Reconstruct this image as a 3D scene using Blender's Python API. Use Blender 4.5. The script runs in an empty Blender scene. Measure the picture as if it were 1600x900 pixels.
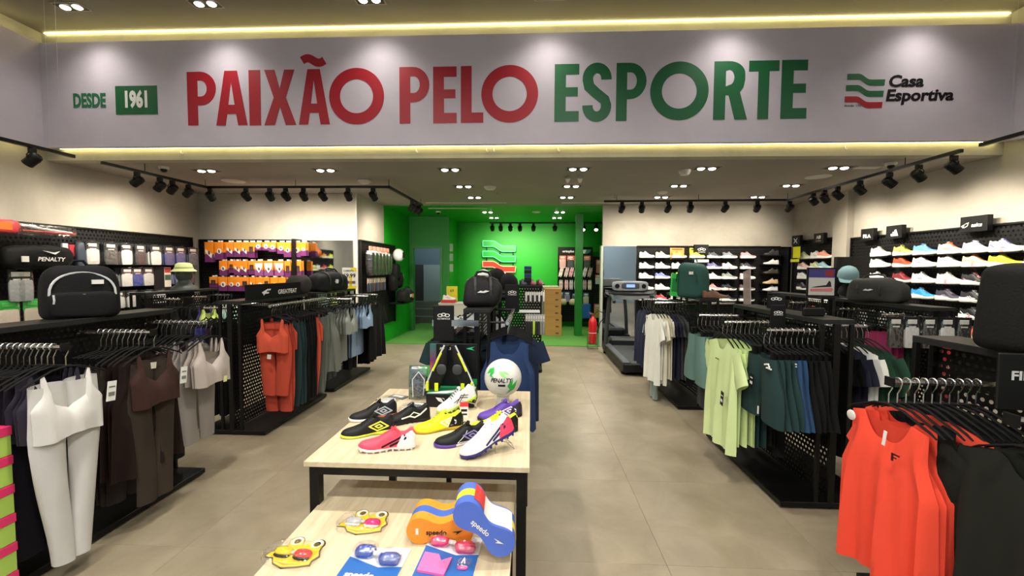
import bpy, bmesh, math, random
from mathutils import Vector, Matrix, noise
from mathutils.bvhtree import BVHTree
S = bpy.context.scene
COL = S.collection
PI = math.pi
random.seed(7)
# ------------------------------------------------------------------ camera
cd = bpy.data.cameras.new('camera'); cam = bpy.data.objects.new('camera', cd); COL.objects.link(cam)
cd.sensor_width = 36; cd.lens = 650/1600*36; cd.clip_start = .05
r_, u_, b_ = (0.99892028, 0.04605584, 0.00609332), (-0.00821666, 0.04605584, 0.99890507), (0.04572478, -0.9978766, 0.04638454)
cam.matrix_world = Matrix(((r_[0],u_[0],b_[0],0),(r_[1],u_[1],b_[1],0),(r_[2],u_[2],b_[2],1.5),(0,0,0,1)))
S.camera = cam
# ------------------------------------------------------------------ world, exposure
w = bpy.data.worlds.new('world'); S.world = w; w.use_nodes = True
w.node_tree.nodes['Background'].inputs[0].default_value = (.9, .93, 1, 1)
w.node_tree.nodes['Background'].inputs[1].default_value = .1
S.view_settings.view_transform = 'Standard'; S.view_settings.look = 'None'
S.view_settings.exposure = 0.0; S.view_settings.gamma = 1; S.view_settings.use_curve_mapping = False
SPOT_W, DOWN_W, HIGH_W, COVE_E = 54, 84, 270, 1.3

# ------------------------------------------------------------------ materials
def lin(h):
    if not isinstance(h, str): return tuple(h)
    h = h.lstrip('#'); v = [int(h[i:i+2], 16)/255 for i in (0, 2, 4)]
    return tuple((c/12.92 if c <= .04045 else ((c+.055)/1.055)**2.4) for c in v)
MATS = {}
def M(col, rough=.6, metal=0, bump=0, bscale=60, var=0, vscale=3, name=None, coat=0, emit=0, alpha=1, trans=0, sheen=0):
    key = (col, rough, metal, bump, bscale, var, vscale, coat, emit, alpha, trans, sheen)
    if key in MATS: return MATS[key]
    m = bpy.data.materials.new(name or 'paint'); m.use_nodes = True; nt = m.node_tree; b = nt.nodes['Principled BSDF']
    c = lin(col)
    b.inputs['Base Color'].default_value = (*c, 1); b.inputs['Roughness'].default_value = rough; b.inputs['Metallic'].default_value = metal
    b.inputs['Coat Weight'].default_value = coat
    if max(c) < .02 and not metal: b.inputs['Specular IOR Level'].default_value = .3
    b.inputs['Sheen Weight'].default_value = sheen
    if emit: b.inputs['Emission Color'].default_value = (*c, 1); b.inputs['Emission Strength'].default_value = emit
    b.inputs['Alpha'].default_value = alpha; b.inputs['Transmission Weight'].default_value = trans
    if var or bump:
        tc = nt.nodes.new('ShaderNodeTexCoord')
    if var:
        n = nt.nodes.new('ShaderNodeTexNoise'); n.inputs['Scale'].default_value = vscale; n.inputs['Detail'].default_value = 5
        mp = nt.nodes.new('ShaderNodeMapRange'); mp.inputs[1].default_value = .1; mp.inputs[2].default_value = .7; mp.inputs[3].default_value = 1-var; mp.inputs[4].default_value = 1+var
        hs = nt.nodes.new('ShaderNodeHueSaturation'); hs.inputs['Color'].default_value = (*c, 1)
        nt.links.new(tc.outputs['Object'], n.inputs['Vector']); nt.links.new(n.outputs['Fac'], mp.inputs[0]); nt.links.new(mp.outputs[0], hs.inputs['Value']); nt.links.new(hs.outputs[0], b.inputs['Base Color'])
    if bump:
        n2 = nt.nodes.new('ShaderNodeTexNoise'); n2.inputs['Scale'].default_value = bscale; n2.inputs['Detail'].default_value = 4
        bp = nt.nodes.new('ShaderNodeBump'); bp.inputs['Strength'].default_value = bump; bp.inputs['Distance'].default_value = .01
        nt.links.new(tc.outputs['Object'], n2.inputs['Vector']); nt.links.new(n2.outputs['Fac'], bp.inputs['Height']); nt.links.new(bp.outputs[0], b.inputs['Normal'])
    MATS[key] = m; return m
def cloth(c):
    l = lin(c); k = .45 if max(l) < .035 else (.7 if max(l) < .09 else 1); c = tuple(round(v*k, 4) for v in l)
    return M(c, .9, bump=.1, bscale=260, var=.05, vscale=7, name='cloth')
BLK = M('#0b0b0b', .42, name='black_steel'); BLK2 = M('#070708', .6, name='black_matte'); BLKP = M('#0d0d0e', .5, name='black_plastic')
CHR = M('#c8c8c8', .22, 1, name='chrome'); WHT = M('#e6e4e0', .5, name='white_print'); WHTP = M('#efefef', .35, name='white_plastic')
BAG = M('#0a0a0b', .7, bump=.3, bscale=140, name='bag_nylon')
def wood_mat(name, c1, c2, along='Y'):
    m = bpy.data.materials.new(name); m.use_nodes = True; nt = m.node_tree; b = nt.nodes['Principled BSDF']; N = nt.nodes.new; L = nt.links.new
    tc = N('ShaderNodeTexCoord'); mp = N('ShaderNodeMapping'); mp.inputs['Scale'].default_value = (14, 1.2, 14) if along == 'Y' else (1.2, 14, 14)
    n = N('ShaderNodeTexNoise'); n.inputs['Scale'].default_value = 2.2; n.inputs['Detail'].default_value = 7; n.inputs['Roughness'].default_value = .62
    n.inputs['Distortion'].default_value = .7
    cr = N('ShaderNodeValToRGB'); cr.color_ramp.elements[0].position = .32; cr.color_ramp.elements[1].position = .68
    cr.color_ramp.elements[0].color = (*lin(c1), 1); cr.color_ramp.elements[1].color = (*lin(c2), 1)
    L(tc.outputs['Object'], mp.inputs[0]); L(mp.outputs[0], n.inputs['Vector']); L(n.outputs['Fac'], cr.inputs[0]); L(cr.outputs[0], b.inputs['Base Color'])
    b.inputs['Roughness'].default_value = .42
    return m
OAK = wood_mat('pale_oak_laminate', '#c3b090', '#dccdb0')
def plaster_mat(name, c1, c2, sc=1.1, bump=.15, rough=.8):
    m = bpy.data.materials.new(name); m.use_nodes = True; nt = m.node_tree; b = nt.nodes['Principled BSDF']; N = nt.nodes.new; L = nt.links.new
    tc = N('ShaderNodeTexCoord'); n = N('ShaderNodeTexNoise'); n.inputs['Scale'].default_value = sc; n.inputs['Detail'].default_value = 9; n.inputs['Roughness'].default_value = .6; n.inputs['Distortion'].default_value = .5
    cr = N('ShaderNodeValToRGB'); cr.color_ramp.elements[0].position = .33; cr.color_ramp.elements[1].position = .66
    cr.color_ramp.elements[0].color = (*lin(c1), 1); cr.color_ramp.elements[1].color = (*lin(c2), 1)
    L(tc.outputs['Object'], n.inputs['Vector']); L(n.outputs['Fac'], cr.inputs[0]); L(cr.outputs[0], b.inputs['Base Color'])
    n2 = N('ShaderNodeTexNoise'); n2.inputs['Scale'].default_value = 9; n2.inputs['Detail'].default_value = 6
    bp = N('ShaderNodeBump'); bp.inputs['Strength'].default_value = bump; bp.inputs['Distance'].default_value = .02
    L(tc.outputs['Object'], n2.inputs['Vector']); L(n2.outputs['Fac'], bp.inputs['Height']); L(bp.outputs[0], b.inputs['Normal'])
    b.inputs['Roughness'].default_value = rough
    return m
PLASTER = plaster_mat('grey_plaster', '#9c968a', '#b3ac9f', .9)
FASCIA = plaster_mat('lavender_fascia', '#bdb5c0', '#c4bcc6', 3, .05)
FLOORM = plaster_mat('stone_floor', '#857a66', '#9d917b', 2.6, .05, .34)
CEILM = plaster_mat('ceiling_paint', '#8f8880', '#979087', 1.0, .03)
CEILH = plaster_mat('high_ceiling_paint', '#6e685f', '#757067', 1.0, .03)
BEAM = plaster_mat('beam_plaster', '#a49f8e', '#b3ad9b', 3, .1)
GREENW = M('#079c12', .55, bump=.05, bscale=20, var=.03, name='green_paint')
GREEND = M('#2e7d3a', .6, name='dull_green_paint')
GRASS = M('#569338', .9, bump=1.0, bscale=220, var=.18, vscale=60, name='artificial_turf')
def film_mat():
    m = bpy.data.materials.new('clear_film'); m.use_nodes = True; nt = m.node_tree; N = nt.nodes.new; L = nt.links.new
    out = nt.nodes['Material Output']; nt.nodes.remove(nt.nodes['Principled BSDF'])
    t = N('ShaderNodeBsdfTransparent'); g = N('ShaderNodeBsdfGlossy'); g.inputs['Roughness'].default_value = .12; g.inputs['Color'].default_value = (.9, .9, .9, 1)
    mx = N('ShaderNodeMixShader'); mx.inputs[0].default_value = .2
    tc = N('ShaderNodeTexCoord'); n = N('ShaderNodeTexNoise'); n.inputs['Scale'].default_value = 22; bp = N('ShaderNodeBump'); bp.inputs['Strength'].default_value = .7; bp.inputs['Distance'].default_value = .02
    L(tc.outputs['Object'], n.inputs['Vector']); L(n.outputs['Fac'], bp.inputs['Height']); L(bp.outputs[0], g.inputs['Normal'])
    L(t.outputs[0], mx.inputs[1]); L(g.outputs[0], mx.inputs[2]); L(mx.outputs[0], out.inputs['Surface'])
    return m
FILM = film_mat()
MIRROR = M('#c9ced0', .03, 1, name='mirror_glass')
RED = '#a01626'; GRN = '#125c34'

# ------------------------------------------------------------------ mesh helpers
class MB:
    def __init__(s): s.v = []; s.f = []
    def quadstrip(s, rows, close=False, caps=False):
        o = len(s.v); n = len(rows[0])
        for r in rows: s.v += [tuple(p) for p in r]
        for i in range(len(rows)-1):
            for j in range(n if close else n-1):
                k = (j+1) % n
                s.f.append((o+i*n+j, o+i*n+k, o+(i+1)*n+k, o+(i+1)*n+j))
        if caps: s.f.append(tuple(o+j for j in range(n))[::-1]); s.f.append(tuple(o+(len(rows)-1)*n+j for j in range(n)))
        return s
    def box(s, x0, x1, y0, y1, z0, z1):
        o = len(s.v); s.v += [(x, y, z) for z in (z0, z1) for y in (y0, y1) for x in (x0, x1)]
        for q in ((0,2,3,1),(4,5,7,6),(0,1,5,4),(2,6,7,3),(0,4,6,2),(1,3,7,5)): s.f.append(tuple(o+i for i in q))
        return s
    def cbox(s, x0, x1, y0, y1, z0, z1, c=.004):       # chamfered vertical edges and top/bottom
        def ring(z, e): 
            a = [(x0+c, y0+e), (x1-c, y0+e), (x1-e, y0+c), (x1-e, y1-c), (x1-c, y1-e), (x0+c, y1-e), (x0+e, y1-c), (x0+e, y0+c)]
            return [(x, y, z) for x, y in a]
        return s.quadstrip([ring(z0, c), ring(z0+c, 0), ring(z1-c, 0), ring(z1, c)], True, True)
    def tube(s, pts, r, n=6, flat=None):
        pts = [Vector(p) for p in pts]; rows = []; R = r if isinstance(r, (list, tuple)) else [r]*len(pts)
        up = None
        for i, p in enumerate(pts):
            t = (pts[min(i+1, len(pts)-1)] - pts[max(i-1, 0)]); t = t.normalized() if t.length > 1e-9 else Vector((0, 0, 1))
            if up is None:
                up = Vector((0, 0, 1)) if abs(t.z) < .9 else Vector((0, 1, 0))
            a = t.cross(up)
            if a.length < 1e-6: a = t.cross(Vector((1, .3, 0)))
            a.normalize(); b = a.cross(t).normalized(); up = b
            rows.append([p + a*math.cos(2*PI*k/n)*R[i] + b*math.sin(2*PI*k/n)*R[i]*(flat or 1) for k in range(n)])
        return s.quadstrip(rows, True, True)
    def lathe(s, prof, n=20, c=(0, 0, 0), ax='z'):
        rows = []
        for r, h in prof:
            row = []
            for k in range(n):
                a = 2*PI*k/n; x, y = r*math.cos(a), r*math.sin(a)
                p = (x, y, h) if ax == 'z' else ((x, h, y) if ax == 'y' else (h, x, y))
                row.append((p[0]+c[0], p[1]+c[1], p[2]+c[2]))
            rows.append(row)
        return s.quadstrip(rows, True, True)
    def sup(s, c, r, e1=.5, e2=.5, nu=20, nv=12, noise_a=0, seed=0, taper=0, etop=None, nf=9):
        rows = []
        g = lambda w, e: math.copysign(abs(w)**e, w)
        for i in range(nv+1):
            ph = -PI/2 + PI*i/nv; row = []
            for k in range(nu):
                a = 2*PI*k/nu
                ee = etop if (etop and ph > 0) else e1
                x = g(math.cos(ph), ee)*g(math.cos(a), e2); y = g(math.cos(ph), ee)*g(math.sin(a), e2); z = g(math.sin(ph), ee)
                tp = 1-taper*(z+1)/2
                p = Vector((c[0]+x*r[0]*tp, c[1]+y*r[1]*tp, c[2]+z*r[2]))
                if noise_a: p += noise.noise_vector(p*nf+Vector((seed*3.1, 0, 0)))*noise_a
                row.append(p)
            rows.append(row)
        return s.quadstrip(rows, True, True)
    def prism(s, poly, h0, h1, plane='xy'):
        f = {'xy': lambda a, b, h: (a, b, h), 'xz': lambda a, b, h: (a, h, b), 'yz': lambda a, b, h: (h, a, b)}[plane]
        return s.quadstrip([[f(a, b, h0) for a, b in poly], [f(a, b, h1) for a, b in poly]], True, True)
    def mesh(s, name='m', smooth=False):
        me = bpy.data.meshes.new(name); me.from_pydata([tuple(p) for p in s.v], [], s.f); me.validate()
        bm = bmesh.new(); bm.from_mesh(me); bmesh.ops.recalc_face_normals(bm, faces=bm.faces); bm.to_mesh(me); bm.free()
        if smooth:
            me.polygons.foreach_set('use_smooth', [True]*len(me.polygons))
        me.update(); return me
def link(name, me, mat, parent=None, loc=(0,0,0), rot=(0,0,0), sc=None):
    o = bpy.data.objects.new(name, me)
    if me is not None:
        if not me.materials: me.materials.append(None)
        o.material_slots[0].link = 'OBJECT'; o.material_slots[0].material = mat
    COL.objects.link(o); o.location = loc; o.rotation_euler = rot
    if sc: o.scale = sc if isinstance(sc, (tuple, list)) else (sc,)*3
    if parent: o.parent = parent
    return o
CACHE = {}
def part(key, fn, name, mat, parent=None, smooth=False, loc=(0,0,0), rot=(0,0,0), sc=None):
    if key is None or key not in CACHE:
        mb = fn(); me = mb if isinstance(mb, bpy.types.Mesh) else mb.mesh(name, smooth)
        if smooth: sharp(me)
        if key is not None: CACHE[key] = me
    else: me = CACHE[key]
    return link(name, me, mat, parent, loc, rot, sc)
def sharp(me, ang=50):
    try: me.set_sharp_from_angle(angle=math.radians(ang))
    except Exception: pass
def tag(o, label, cat, group=None, kind=None):
    if kind == 'structure': o['kind'] = kind
    elif kind: o['kind'] = kind
    if label: o['label'] = label
    if cat: o['category'] = cat
    if group: o['group'] = group
    return o
def thing(name, label, cat, loc=(0,0,0), rz=0, group=None, rot=None, sc=None):
    o = link(name, None, None, None, loc, rot or (0, 0, rz), sc); o.empty_display_size = .05
    return tag(o, label, cat, group)
def struct(name, mb, mat, label, cat, smooth=False):
    return tag(part(None, lambda: mb, name, mat, smooth=smooth), label, cat, kind='structure')
def wallrot(rz): return (PI/2, 0, rz)          # text/shape plane facing -Y turned by rz
FONTC = {}
def txt(s, h, mat, parent, loc, rz=0, rot=None, bold=0, xs=1, shear=0, align='CENTER', name='lettering', label=None, ext=.0008):
    key = (s, bold, shear, align, ext)
    if key not in FONTC:
        cu = bpy.data.curves.new('t', 'FONT'); cu.body = s; cu.size = 1; cu.extrude = ext*8; cu.offset = bold; cu.shear = shear; cu.align_x = align; cu.align_y = 'CENTER'; cu.resolution_u = 3
        t = bpy.data.objects.new('t', cu); COL.objects.link(t)
        bpy.context.view_layer.update()
        me = bpy.data.meshes.new_from_object(t.evaluated_get(bpy.context.evaluated_depsgraph_get()))
        bpy.data.objects.remove(t); me.materials.clear(); FONTC[key] = me
    o = link(name, FONTC[key], mat, parent, loc, rot or wallrot(rz), (h*1.38*xs, h*1.38, h*1.38))
    if label: o['label'] = label
    return o
def shape(loops, mat, parent, loc, rz=0, rot=None, ext=.001, name='emblem', label=None, sc=1):
    cu = bpy.data.curves.new('s', 'CURVE'); cu.dimensions = '2D'; cu.fill_mode = 'BOTH'; cu.extrude = ext
    for lp in loops:
        sp = cu.splines.new('POLY'); sp.points.add(len(lp)-1); sp.use_cyclic_u = True
        for p, q in zip(sp.points, lp): p.co = (q[0], q[1], 0, 1)
    t = bpy.data.objects.new('s', cu); COL.objects.link(t); bpy.context.view_layer.update()
    me = bpy.data.meshes.new_from_object(t.evaluated_get(bpy.context.evaluated_depsgraph_get())); bpy.data.objects.remove(t); me.materials.clear()
    o = link(name, me, mat, parent, loc, rot or wallrot(rz), sc)
    if label: o['label'] = label
    return o
def circ(cx, cy, r, n=32, ry=None): return [(cx+r*math.cos(2*PI*k/n), cy+(ry or r)*math.sin(2*PI*k/n)) for k in range(n)]
def interp(tab, x):
    if x <= tab[0][0]: return tab[0][1]
    for (a, p), (b, q) in zip(tab, tab[1:]):
        if x <= b: return p+(q-p)*(x-a)/(b-a)
    return tab[-1][1]
def sstep(a, b, x): t = min(1, max(0, (x-a)/(b-a))); return t*t*(3-2*t)
def ribbon(path, wd, closed=False, step=None):            # 2D stroke outline quads: list of (left,right) pairs
    P = [Vector(p) for p in path]; out = []
    if closed: P = P+[P[0]]
    if step:
        Q = []
        for a, b in zip(P, P[1:]):
            n = max(1, int((b-a).length/step)); Q += [a+(b-a)*i/n for i in range(n)]
        P = Q+[P[-1]]
    n = len(P)
    for i in range(n):
        if closed: a, b = P[(i-1) % (n-1)], P[(i+1) % (n-1)]
        else: a, b = P[max(i-1, 0)], P[min(i+1, n-1)]
        t = (b-a).normalized(); nn = Vector((-t.y, t.x)); W = wd*(1.0 if not (closed or True) else 1)
        d1 = (P[i]-P[(i-1) % (n-1)] if closed else P[i]-a); k = 1
        if d1.length > 1e-9: k = 1/max(.6, abs(d1.normalized().dot(t)))
        out.append((P[i]+nn*W/2*k, P[i]-nn*W/2*k))
    return out
ORD = ['first','second','third','fourth','fifth','sixth','seventh','eighth','ninth','tenth','eleventh','twelfth','thirteenth','fourteenth','fifteenth','sixteenth','seventeenth','eighteenth','nineteenth','twentieth','twenty-first','twenty-second','twenty-third','twenty-fourth']
def perf_mesh(w, h, pitch=.04, rf=.27):
    nx, nz = int(round(w/pitch)), int(round(h/pitch)); px, pz = w/nx, h/nz; mb = MB(); V = mb.v; F = mb.f
    r = min(px, pz)*rf
    for j in range(nz):
        off = (j % 2)*px/2; z0 = j*pz; cells = nx-(j % 2)
        if off:
            for a, b in ((0, off), (w-off, w)): o = len(V); V += [(a,0,z0),(b,0,z0),(b,0,z0+pz),(a,0,z0+pz)]; F.append((o,o+1,o+2,o+3))
        for i in range(cells):
            x0 = off+i*px; o = len(V); cx, cz = x0+px/2, z0+pz/2
            V += [(x0,0,z0),(x0+px,0,z0),(x0+px,0,z0+pz),(x0,0,z0+pz)]
            for k in range(8):
                a = -PI/2-PI/8-PI/4+ PI/4*k + PI/4; V.append((cx+r*math.cos(a), 0, cz+r*math.sin(a)))
            for k in range(4):
                h0, h1, c0, c1 = o+4+2*k, o+4+(2*k+1) % 8, o+k, o+(k+1) % 4
                F.append((c0, c1, h1, h0)); F.append((c1, o+4+(2*k+2) % 8, h1))
    me = bpy.data.meshes.new('perforated'); me.from_pydata(V, [], F); me.update(); return me
def perf(w, h, parent, loc, rz=0, pitch=.04, mat=None, name='perforated_panel', rf=.27):
    return part(('perf', round(w,3), round(h,3), pitch, rf), lambda: perf_mesh(w, h, pitch, rf), name, mat or BLK2, parent, loc=loc, rot=(0,0,rz))
# ------------------------------------------------------------------ the setting
XL, XR, YF = -5.6, 4.9, 4.47
fl = struct('floor', MB().box(XL-.2, XR+.2, -3.2, 8.06, -.08, -.004), M('#6f6654', .7, name='grout'), 'grey beige stone floor of large square tiles', 'floor')
T = .845
def tile(w=T, d=T): return MB().cbox(.0006, w-.0006, .0006, d-.0006, -.02, 0, .0007)
i0 = -7
nt_ = 0
for ix in range(-8, 6):
    for iy in range(-6, 8):
        x, y = .7+ix*T, 2.08+iy*T
        x0, x1, y0, y1 = max(x, XL), min(x+T, XR), max(y, -3.1), min(y+T, 8.05)
        if x1-x0 < .05 or y1-y0 < .05: continue
        full = abs(x1-x0-T) < 1e-6 and abs(y1-y0-T) < 1e-6
        part('tile' if full else None, (lambda a=x1-x0, b=y1-y0: tile(a, b)), 'tile', FLOORM, fl, loc=(x0, y0, 0)); nt_ += 1
struct('floor', MB().box(-3.0, 1.9, 8.05, 11.3, -.05, .012), GRASS, 'bright green artificial grass carpet at the back of the shop', 'floor')
struct('wall_left', MB().box(XL-.1, XL, -3.1, 6.9, 0, 4.3), PLASTER, 'rough grey plaster wall on the left', 'wall')
struct('wall_left_back', MB().box(XL, -2.9, 6.8, 6.9, 0, 2.75), PLASTER, 'lit plaster wall behind the orange packs', 'wall')
struct('wall_left_return', MB().box(-3.0, -2.9, 6.9, 8.1, 0, 2.75), PLASTER, 'plaster return wall behind the hanging backpacks', 'wall')
struct('trim_1', MB().box(-2.905, -2.885, 6.79, 6.815, 0, 2.72), M('#b9b6ae', .5), 'pale corner bead on the left return wall', 'trim')
struct('wall_green_left', MB().box(-3.0, -2.9, 8.1, 9.9, 0, 2.75), GREENW, 'bright green side wall on the left', 'wall')
dw = MB(); dw.box(-2.1, -1.95, 9.8, 9.9, 0, 2.75).box(-2.9, -2.1, 9.8, 9.9, 2.0, 2.75).box(-2.9, -2.86, 9.8, 9.9, 0, 2.0)
struct('wall_green_door', dw, M('#2c8c3a', .6, name='muted_green'), 'dull green wall around the doorway', 'wall')
tr = MB().box(-2.86, -2.8, 9.78, 9.93, 0, 2.03).box(-2.16, -2.1, 9.78, 9.93, 0, 2.03).box(-2.8, -2.16, 9.78, 9.93, 1.97, 2.03)
struct('trim_2', tr, M('#3a8f40', .5, name='door_casing_green'), 'green door casing', 'trim')
struct('wall_green_side', MB().box(-2.05, -1.95, 9.9, 11.05, 0, 2.75), GREENW, 'green wall beside the doorway', 'wall')
struct('wall_green_back', MB().box(-1.95, 1.9, 11.05, 11.15, 0, 2.75), GREENW, 'vivid green back wall behind the illuminated emblem', 'wall')
struct('wall_green_right', MB().box(1.85, 1.95, 8.15, 11.05, 0, 2.75), GREENW, 'green side wall on the right', 'wall')
struct('wall_right_back', MB().box(1.36, XR, 8.06, 8.15, 0, 2.75), PLASTER, 'lit plaster wall above the back shoe display', 'wall')
struct('trim_3', MB().box(1.33, 1.37, 8.03, 8.16, 0, 1.95), M('#b9c0b4', .3, name='mirror_edge'), 'pale metal edge of the mirror', 'trim')
struct('wall_right', MB().box(XR, XR+.1, -3.1, 8.15, 0, 4.3), PLASTER, 'rough grey plaster wall on the right', 'wall')
struct('trim_4', MB().box(XR-.1, XR, 6.6, 6.9, 0, 2.72), PLASTER, 'plaster pilaster on the right wall', 'trim')
struct('wall_front', MB().box(XL, XR, -3.2, -3.1, 0, 4.3), M('#a9c3dc', .4, name='blue_grey_panel'), 'blue grey shop front wall behind the photographer', 'wall')
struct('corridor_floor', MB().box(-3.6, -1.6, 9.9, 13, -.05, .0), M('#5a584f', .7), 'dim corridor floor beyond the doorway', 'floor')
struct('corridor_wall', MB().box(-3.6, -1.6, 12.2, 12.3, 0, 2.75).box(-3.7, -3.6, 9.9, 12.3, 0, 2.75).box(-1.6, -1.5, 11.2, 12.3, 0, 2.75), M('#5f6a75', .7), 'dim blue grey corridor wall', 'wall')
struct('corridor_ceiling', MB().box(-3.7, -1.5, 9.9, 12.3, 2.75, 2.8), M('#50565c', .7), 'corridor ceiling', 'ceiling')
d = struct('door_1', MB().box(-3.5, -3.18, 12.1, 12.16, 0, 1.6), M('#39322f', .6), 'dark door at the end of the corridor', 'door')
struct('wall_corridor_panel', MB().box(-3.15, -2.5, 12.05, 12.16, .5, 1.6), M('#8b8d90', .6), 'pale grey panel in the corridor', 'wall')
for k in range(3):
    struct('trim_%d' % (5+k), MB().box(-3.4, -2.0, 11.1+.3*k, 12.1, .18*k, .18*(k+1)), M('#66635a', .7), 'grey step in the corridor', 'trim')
# ceilings and beam
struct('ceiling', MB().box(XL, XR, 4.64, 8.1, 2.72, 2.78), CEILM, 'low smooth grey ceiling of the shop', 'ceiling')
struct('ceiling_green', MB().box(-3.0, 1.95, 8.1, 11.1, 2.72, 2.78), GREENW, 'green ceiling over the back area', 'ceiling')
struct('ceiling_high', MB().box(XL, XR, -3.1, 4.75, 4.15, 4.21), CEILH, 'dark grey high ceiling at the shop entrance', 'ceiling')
struct('beam', MB().box(XL, XR, 4.62, 4.75, 2.715, 4.15), BEAM, 'plaster beam behind the sign fascia', 'wall')
struct('fascia', MB().box(-5.46, 4.83, YF, YF+.05, 2.82, 3.96), FASCIA, 'long lavender grey sign fascia', 'wall')
struct('fascia_left', MB().box(-5.5, -5.45, -3.1, YF+.05, 2.82, 3.96), FASCIA, 'lavender grey fascia on the left wall', 'wall')
struct('fascia_right', MB().box(4.82, 4.87, -3.1, YF+.05, 2.82, 3.96), FASCIA, 'lavender grey fascia on the right wall', 'wall')
LEDM = M('#fff2a6', .5, emit=COVE_E*9, name='led_strip')
def led(x0, x1, y0, y1, z, lab):
    tag(part(None, lambda: MB().box(x0, x1, y0, y1, z, z+.008), 'led_strip', LEDM), lab, 'led strip')
led(-5.4, 4.8, 4.585, 4.6, 2.838, 'warm yellow light strip hidden behind the fascia bottom edge')
led(-5.4, 4.8, YF+.03, YF+.045, 3.961, 'warm yellow light strip behind the fascia top edge')
led(-5.55, 4.87, 4.60, 4.612, 4.135, 'warm yellow light strip on top of the beam under the ceiling')
led(-5.53, -5.52, -3, 4.4, 2.81, 'warm light strip under the left side fascia')
led(-5.49, -5.475, -3, 4.4, 3.961, 'warm light strip on top of the left side fascia')
led(4.845, 4.86, -3, 4.4, 3.961, 'warm light strip on top of the right side fascia')
led(4.87, 4.88, -3, 4.4, 2.81, 'warm light strip under the right side fascia')
# mirrors
tag(part(None, lambda: MB().box(1.38, 1.99, 8.035, 8.055, .05, 1.94), 'mirror', MIRROR), 'tall mirror on the back wall right of the green area', 'mirror')
tag(part(None, lambda: MB().box(-3.78, -2.95, 6.775, 6.79, .05, 1.95), 'mirror', MIRROR), 'mirror on the left back wall between orange packs and backpacks', 'mirror')
tag(part(None, lambda: MB().box(4.66, 4.86, 8.035, 8.055, .05, 1.94), 'mirror', MIRROR), 'narrow mirror strip in the right back corner', 'mirror')
# pillars
tag(part(None, lambda: MB().cbox(.98, 1.14, 9.26, 9.42, .012, 2.72, .005), 'green_post', M('#117a22', .45, name='post_green')), 'square dark green post in front of the back pegboard', 'post')

# ------------------------------------------------------------------ lamps
WARM = (1, .905, .74); NEUT = (1, .95, .85)
def lightobj(kind, power, loc, rot, parent, col, name='lamp_light', **k):
    l = bpy.data.lights.new(name, kind); l.energy = power; l.color = col
    for a, v in k.items(): setattr(l, a, v)
    o = bpy.data.objects.new(name, l); COL.objects.link(o); o.parent = parent; o.location = loc; o.rotation_euler = rot
    return o
BULB = M('#fff6e4', .4, emit=22, name='lit_bulb'); LENS = M('#fff0d8', .4, emit=10, name='lit_lens'); FRAMEW = M('#8d877e', .5, name='downlight_frame')
def downlight(x, y, z, w, high, lab, grp):
    t = thing('recessed_downlight', lab, 'ceiling light', (x, y, z), group=grp)
    part('dl_frame', lambda: MB().box(-.15, .15, -.075, .075, -.006, 0), 'frame', FRAMEW, t)
    part('dl_well', lambda: MB().box(-.135, .135, -.06, .06, -.009, -.006), 'well', BLKP, t)
    for s in (-1, 1): part('dl_bulb', lambda: MB().lathe([(.0, -.02), (.03, -.02), (.042, -.009), (.042, -.006)], 14), 'bulb', BULB, t, loc=(s*.065, 0, 0))
    lightobj('SPOT', w, (0, 0, -.04), (0, 0, 0), t, NEUT, spot_size=math.radians(130 if not high else (125 if y > 3 else 172)), spot_blend=1, shadow_soft_size=.09)
ords = {5.15: 'front', 6.2: 'middle', 7.15: 'back'}
nm = ['leftmost', 'second from left', 'third from left', 'fourth from left', 'fifth from left', 'rightmost']
for y, xs in ((5.15, (-4.12, -2.58, -1.01, .56, 2.09, 3.62)), (6.2, (-4.18, -2.64, -1.01, .58, 2.13, 3.71)), (7.15, (-.98, .59, 2.17, 3.75))):
    for k, x in enumerate(xs): downlight(x, y, 2.72, DOWN_W, 0, 'twin lamp recessed downlight, %s in the %s row of the low ceiling' % (nm[k] if len(xs) == 6 else nm[k+2], ords[y]), 'twin recessed downlights in the low ceiling')
for (x, y), l in zip(((-.95, 9.0), (.6, 9.0), (-.9, 10.0), (.6, 10.0)), ('front left', 'front right', 'rear left', 'rear right')):
    downlight(x, y, 2.72, DOWN_W*.8, 0, 'twin lamp recessed downlight in the green ceiling, %s one' % l, 'twin recessed downlights in the green ceiling')
for k, x in enumerate((-4.72, -3.3, -1.62, .16, 2.0, 3.85)):
    downlight(x, 4.17, 4.15, HIGH_W*.15, 1, 'bright twin recessed downlight in the high ceiling, %s' % nm[k], 'bright recessed downlights in the high ceiling')
NH = -1
for y in (1.9, -.2, -2.2):
    for x in (-4.2, -1.6, .6, 3.4): NH += 1; downlight(x, y, 4.15, HIGH_W*(.35 if abs(x) > 3 and y > -1 else 1), 1, 'downlight in the high ceiling outside the view, %s from front left' % ORD[NH], 'downlights out of view')
lightobj('POINT', 45, (-2.7, 10.9, 2.5), (0, 0, 0), None, (.75, .85, 1), 'corridor_fill_light', shadow_soft_size=.1)  # bare fill light added to brighten the dark corridor, no fitting stands there
CW = M('#cfcbc2', .5, name='white_fitting')
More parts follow.
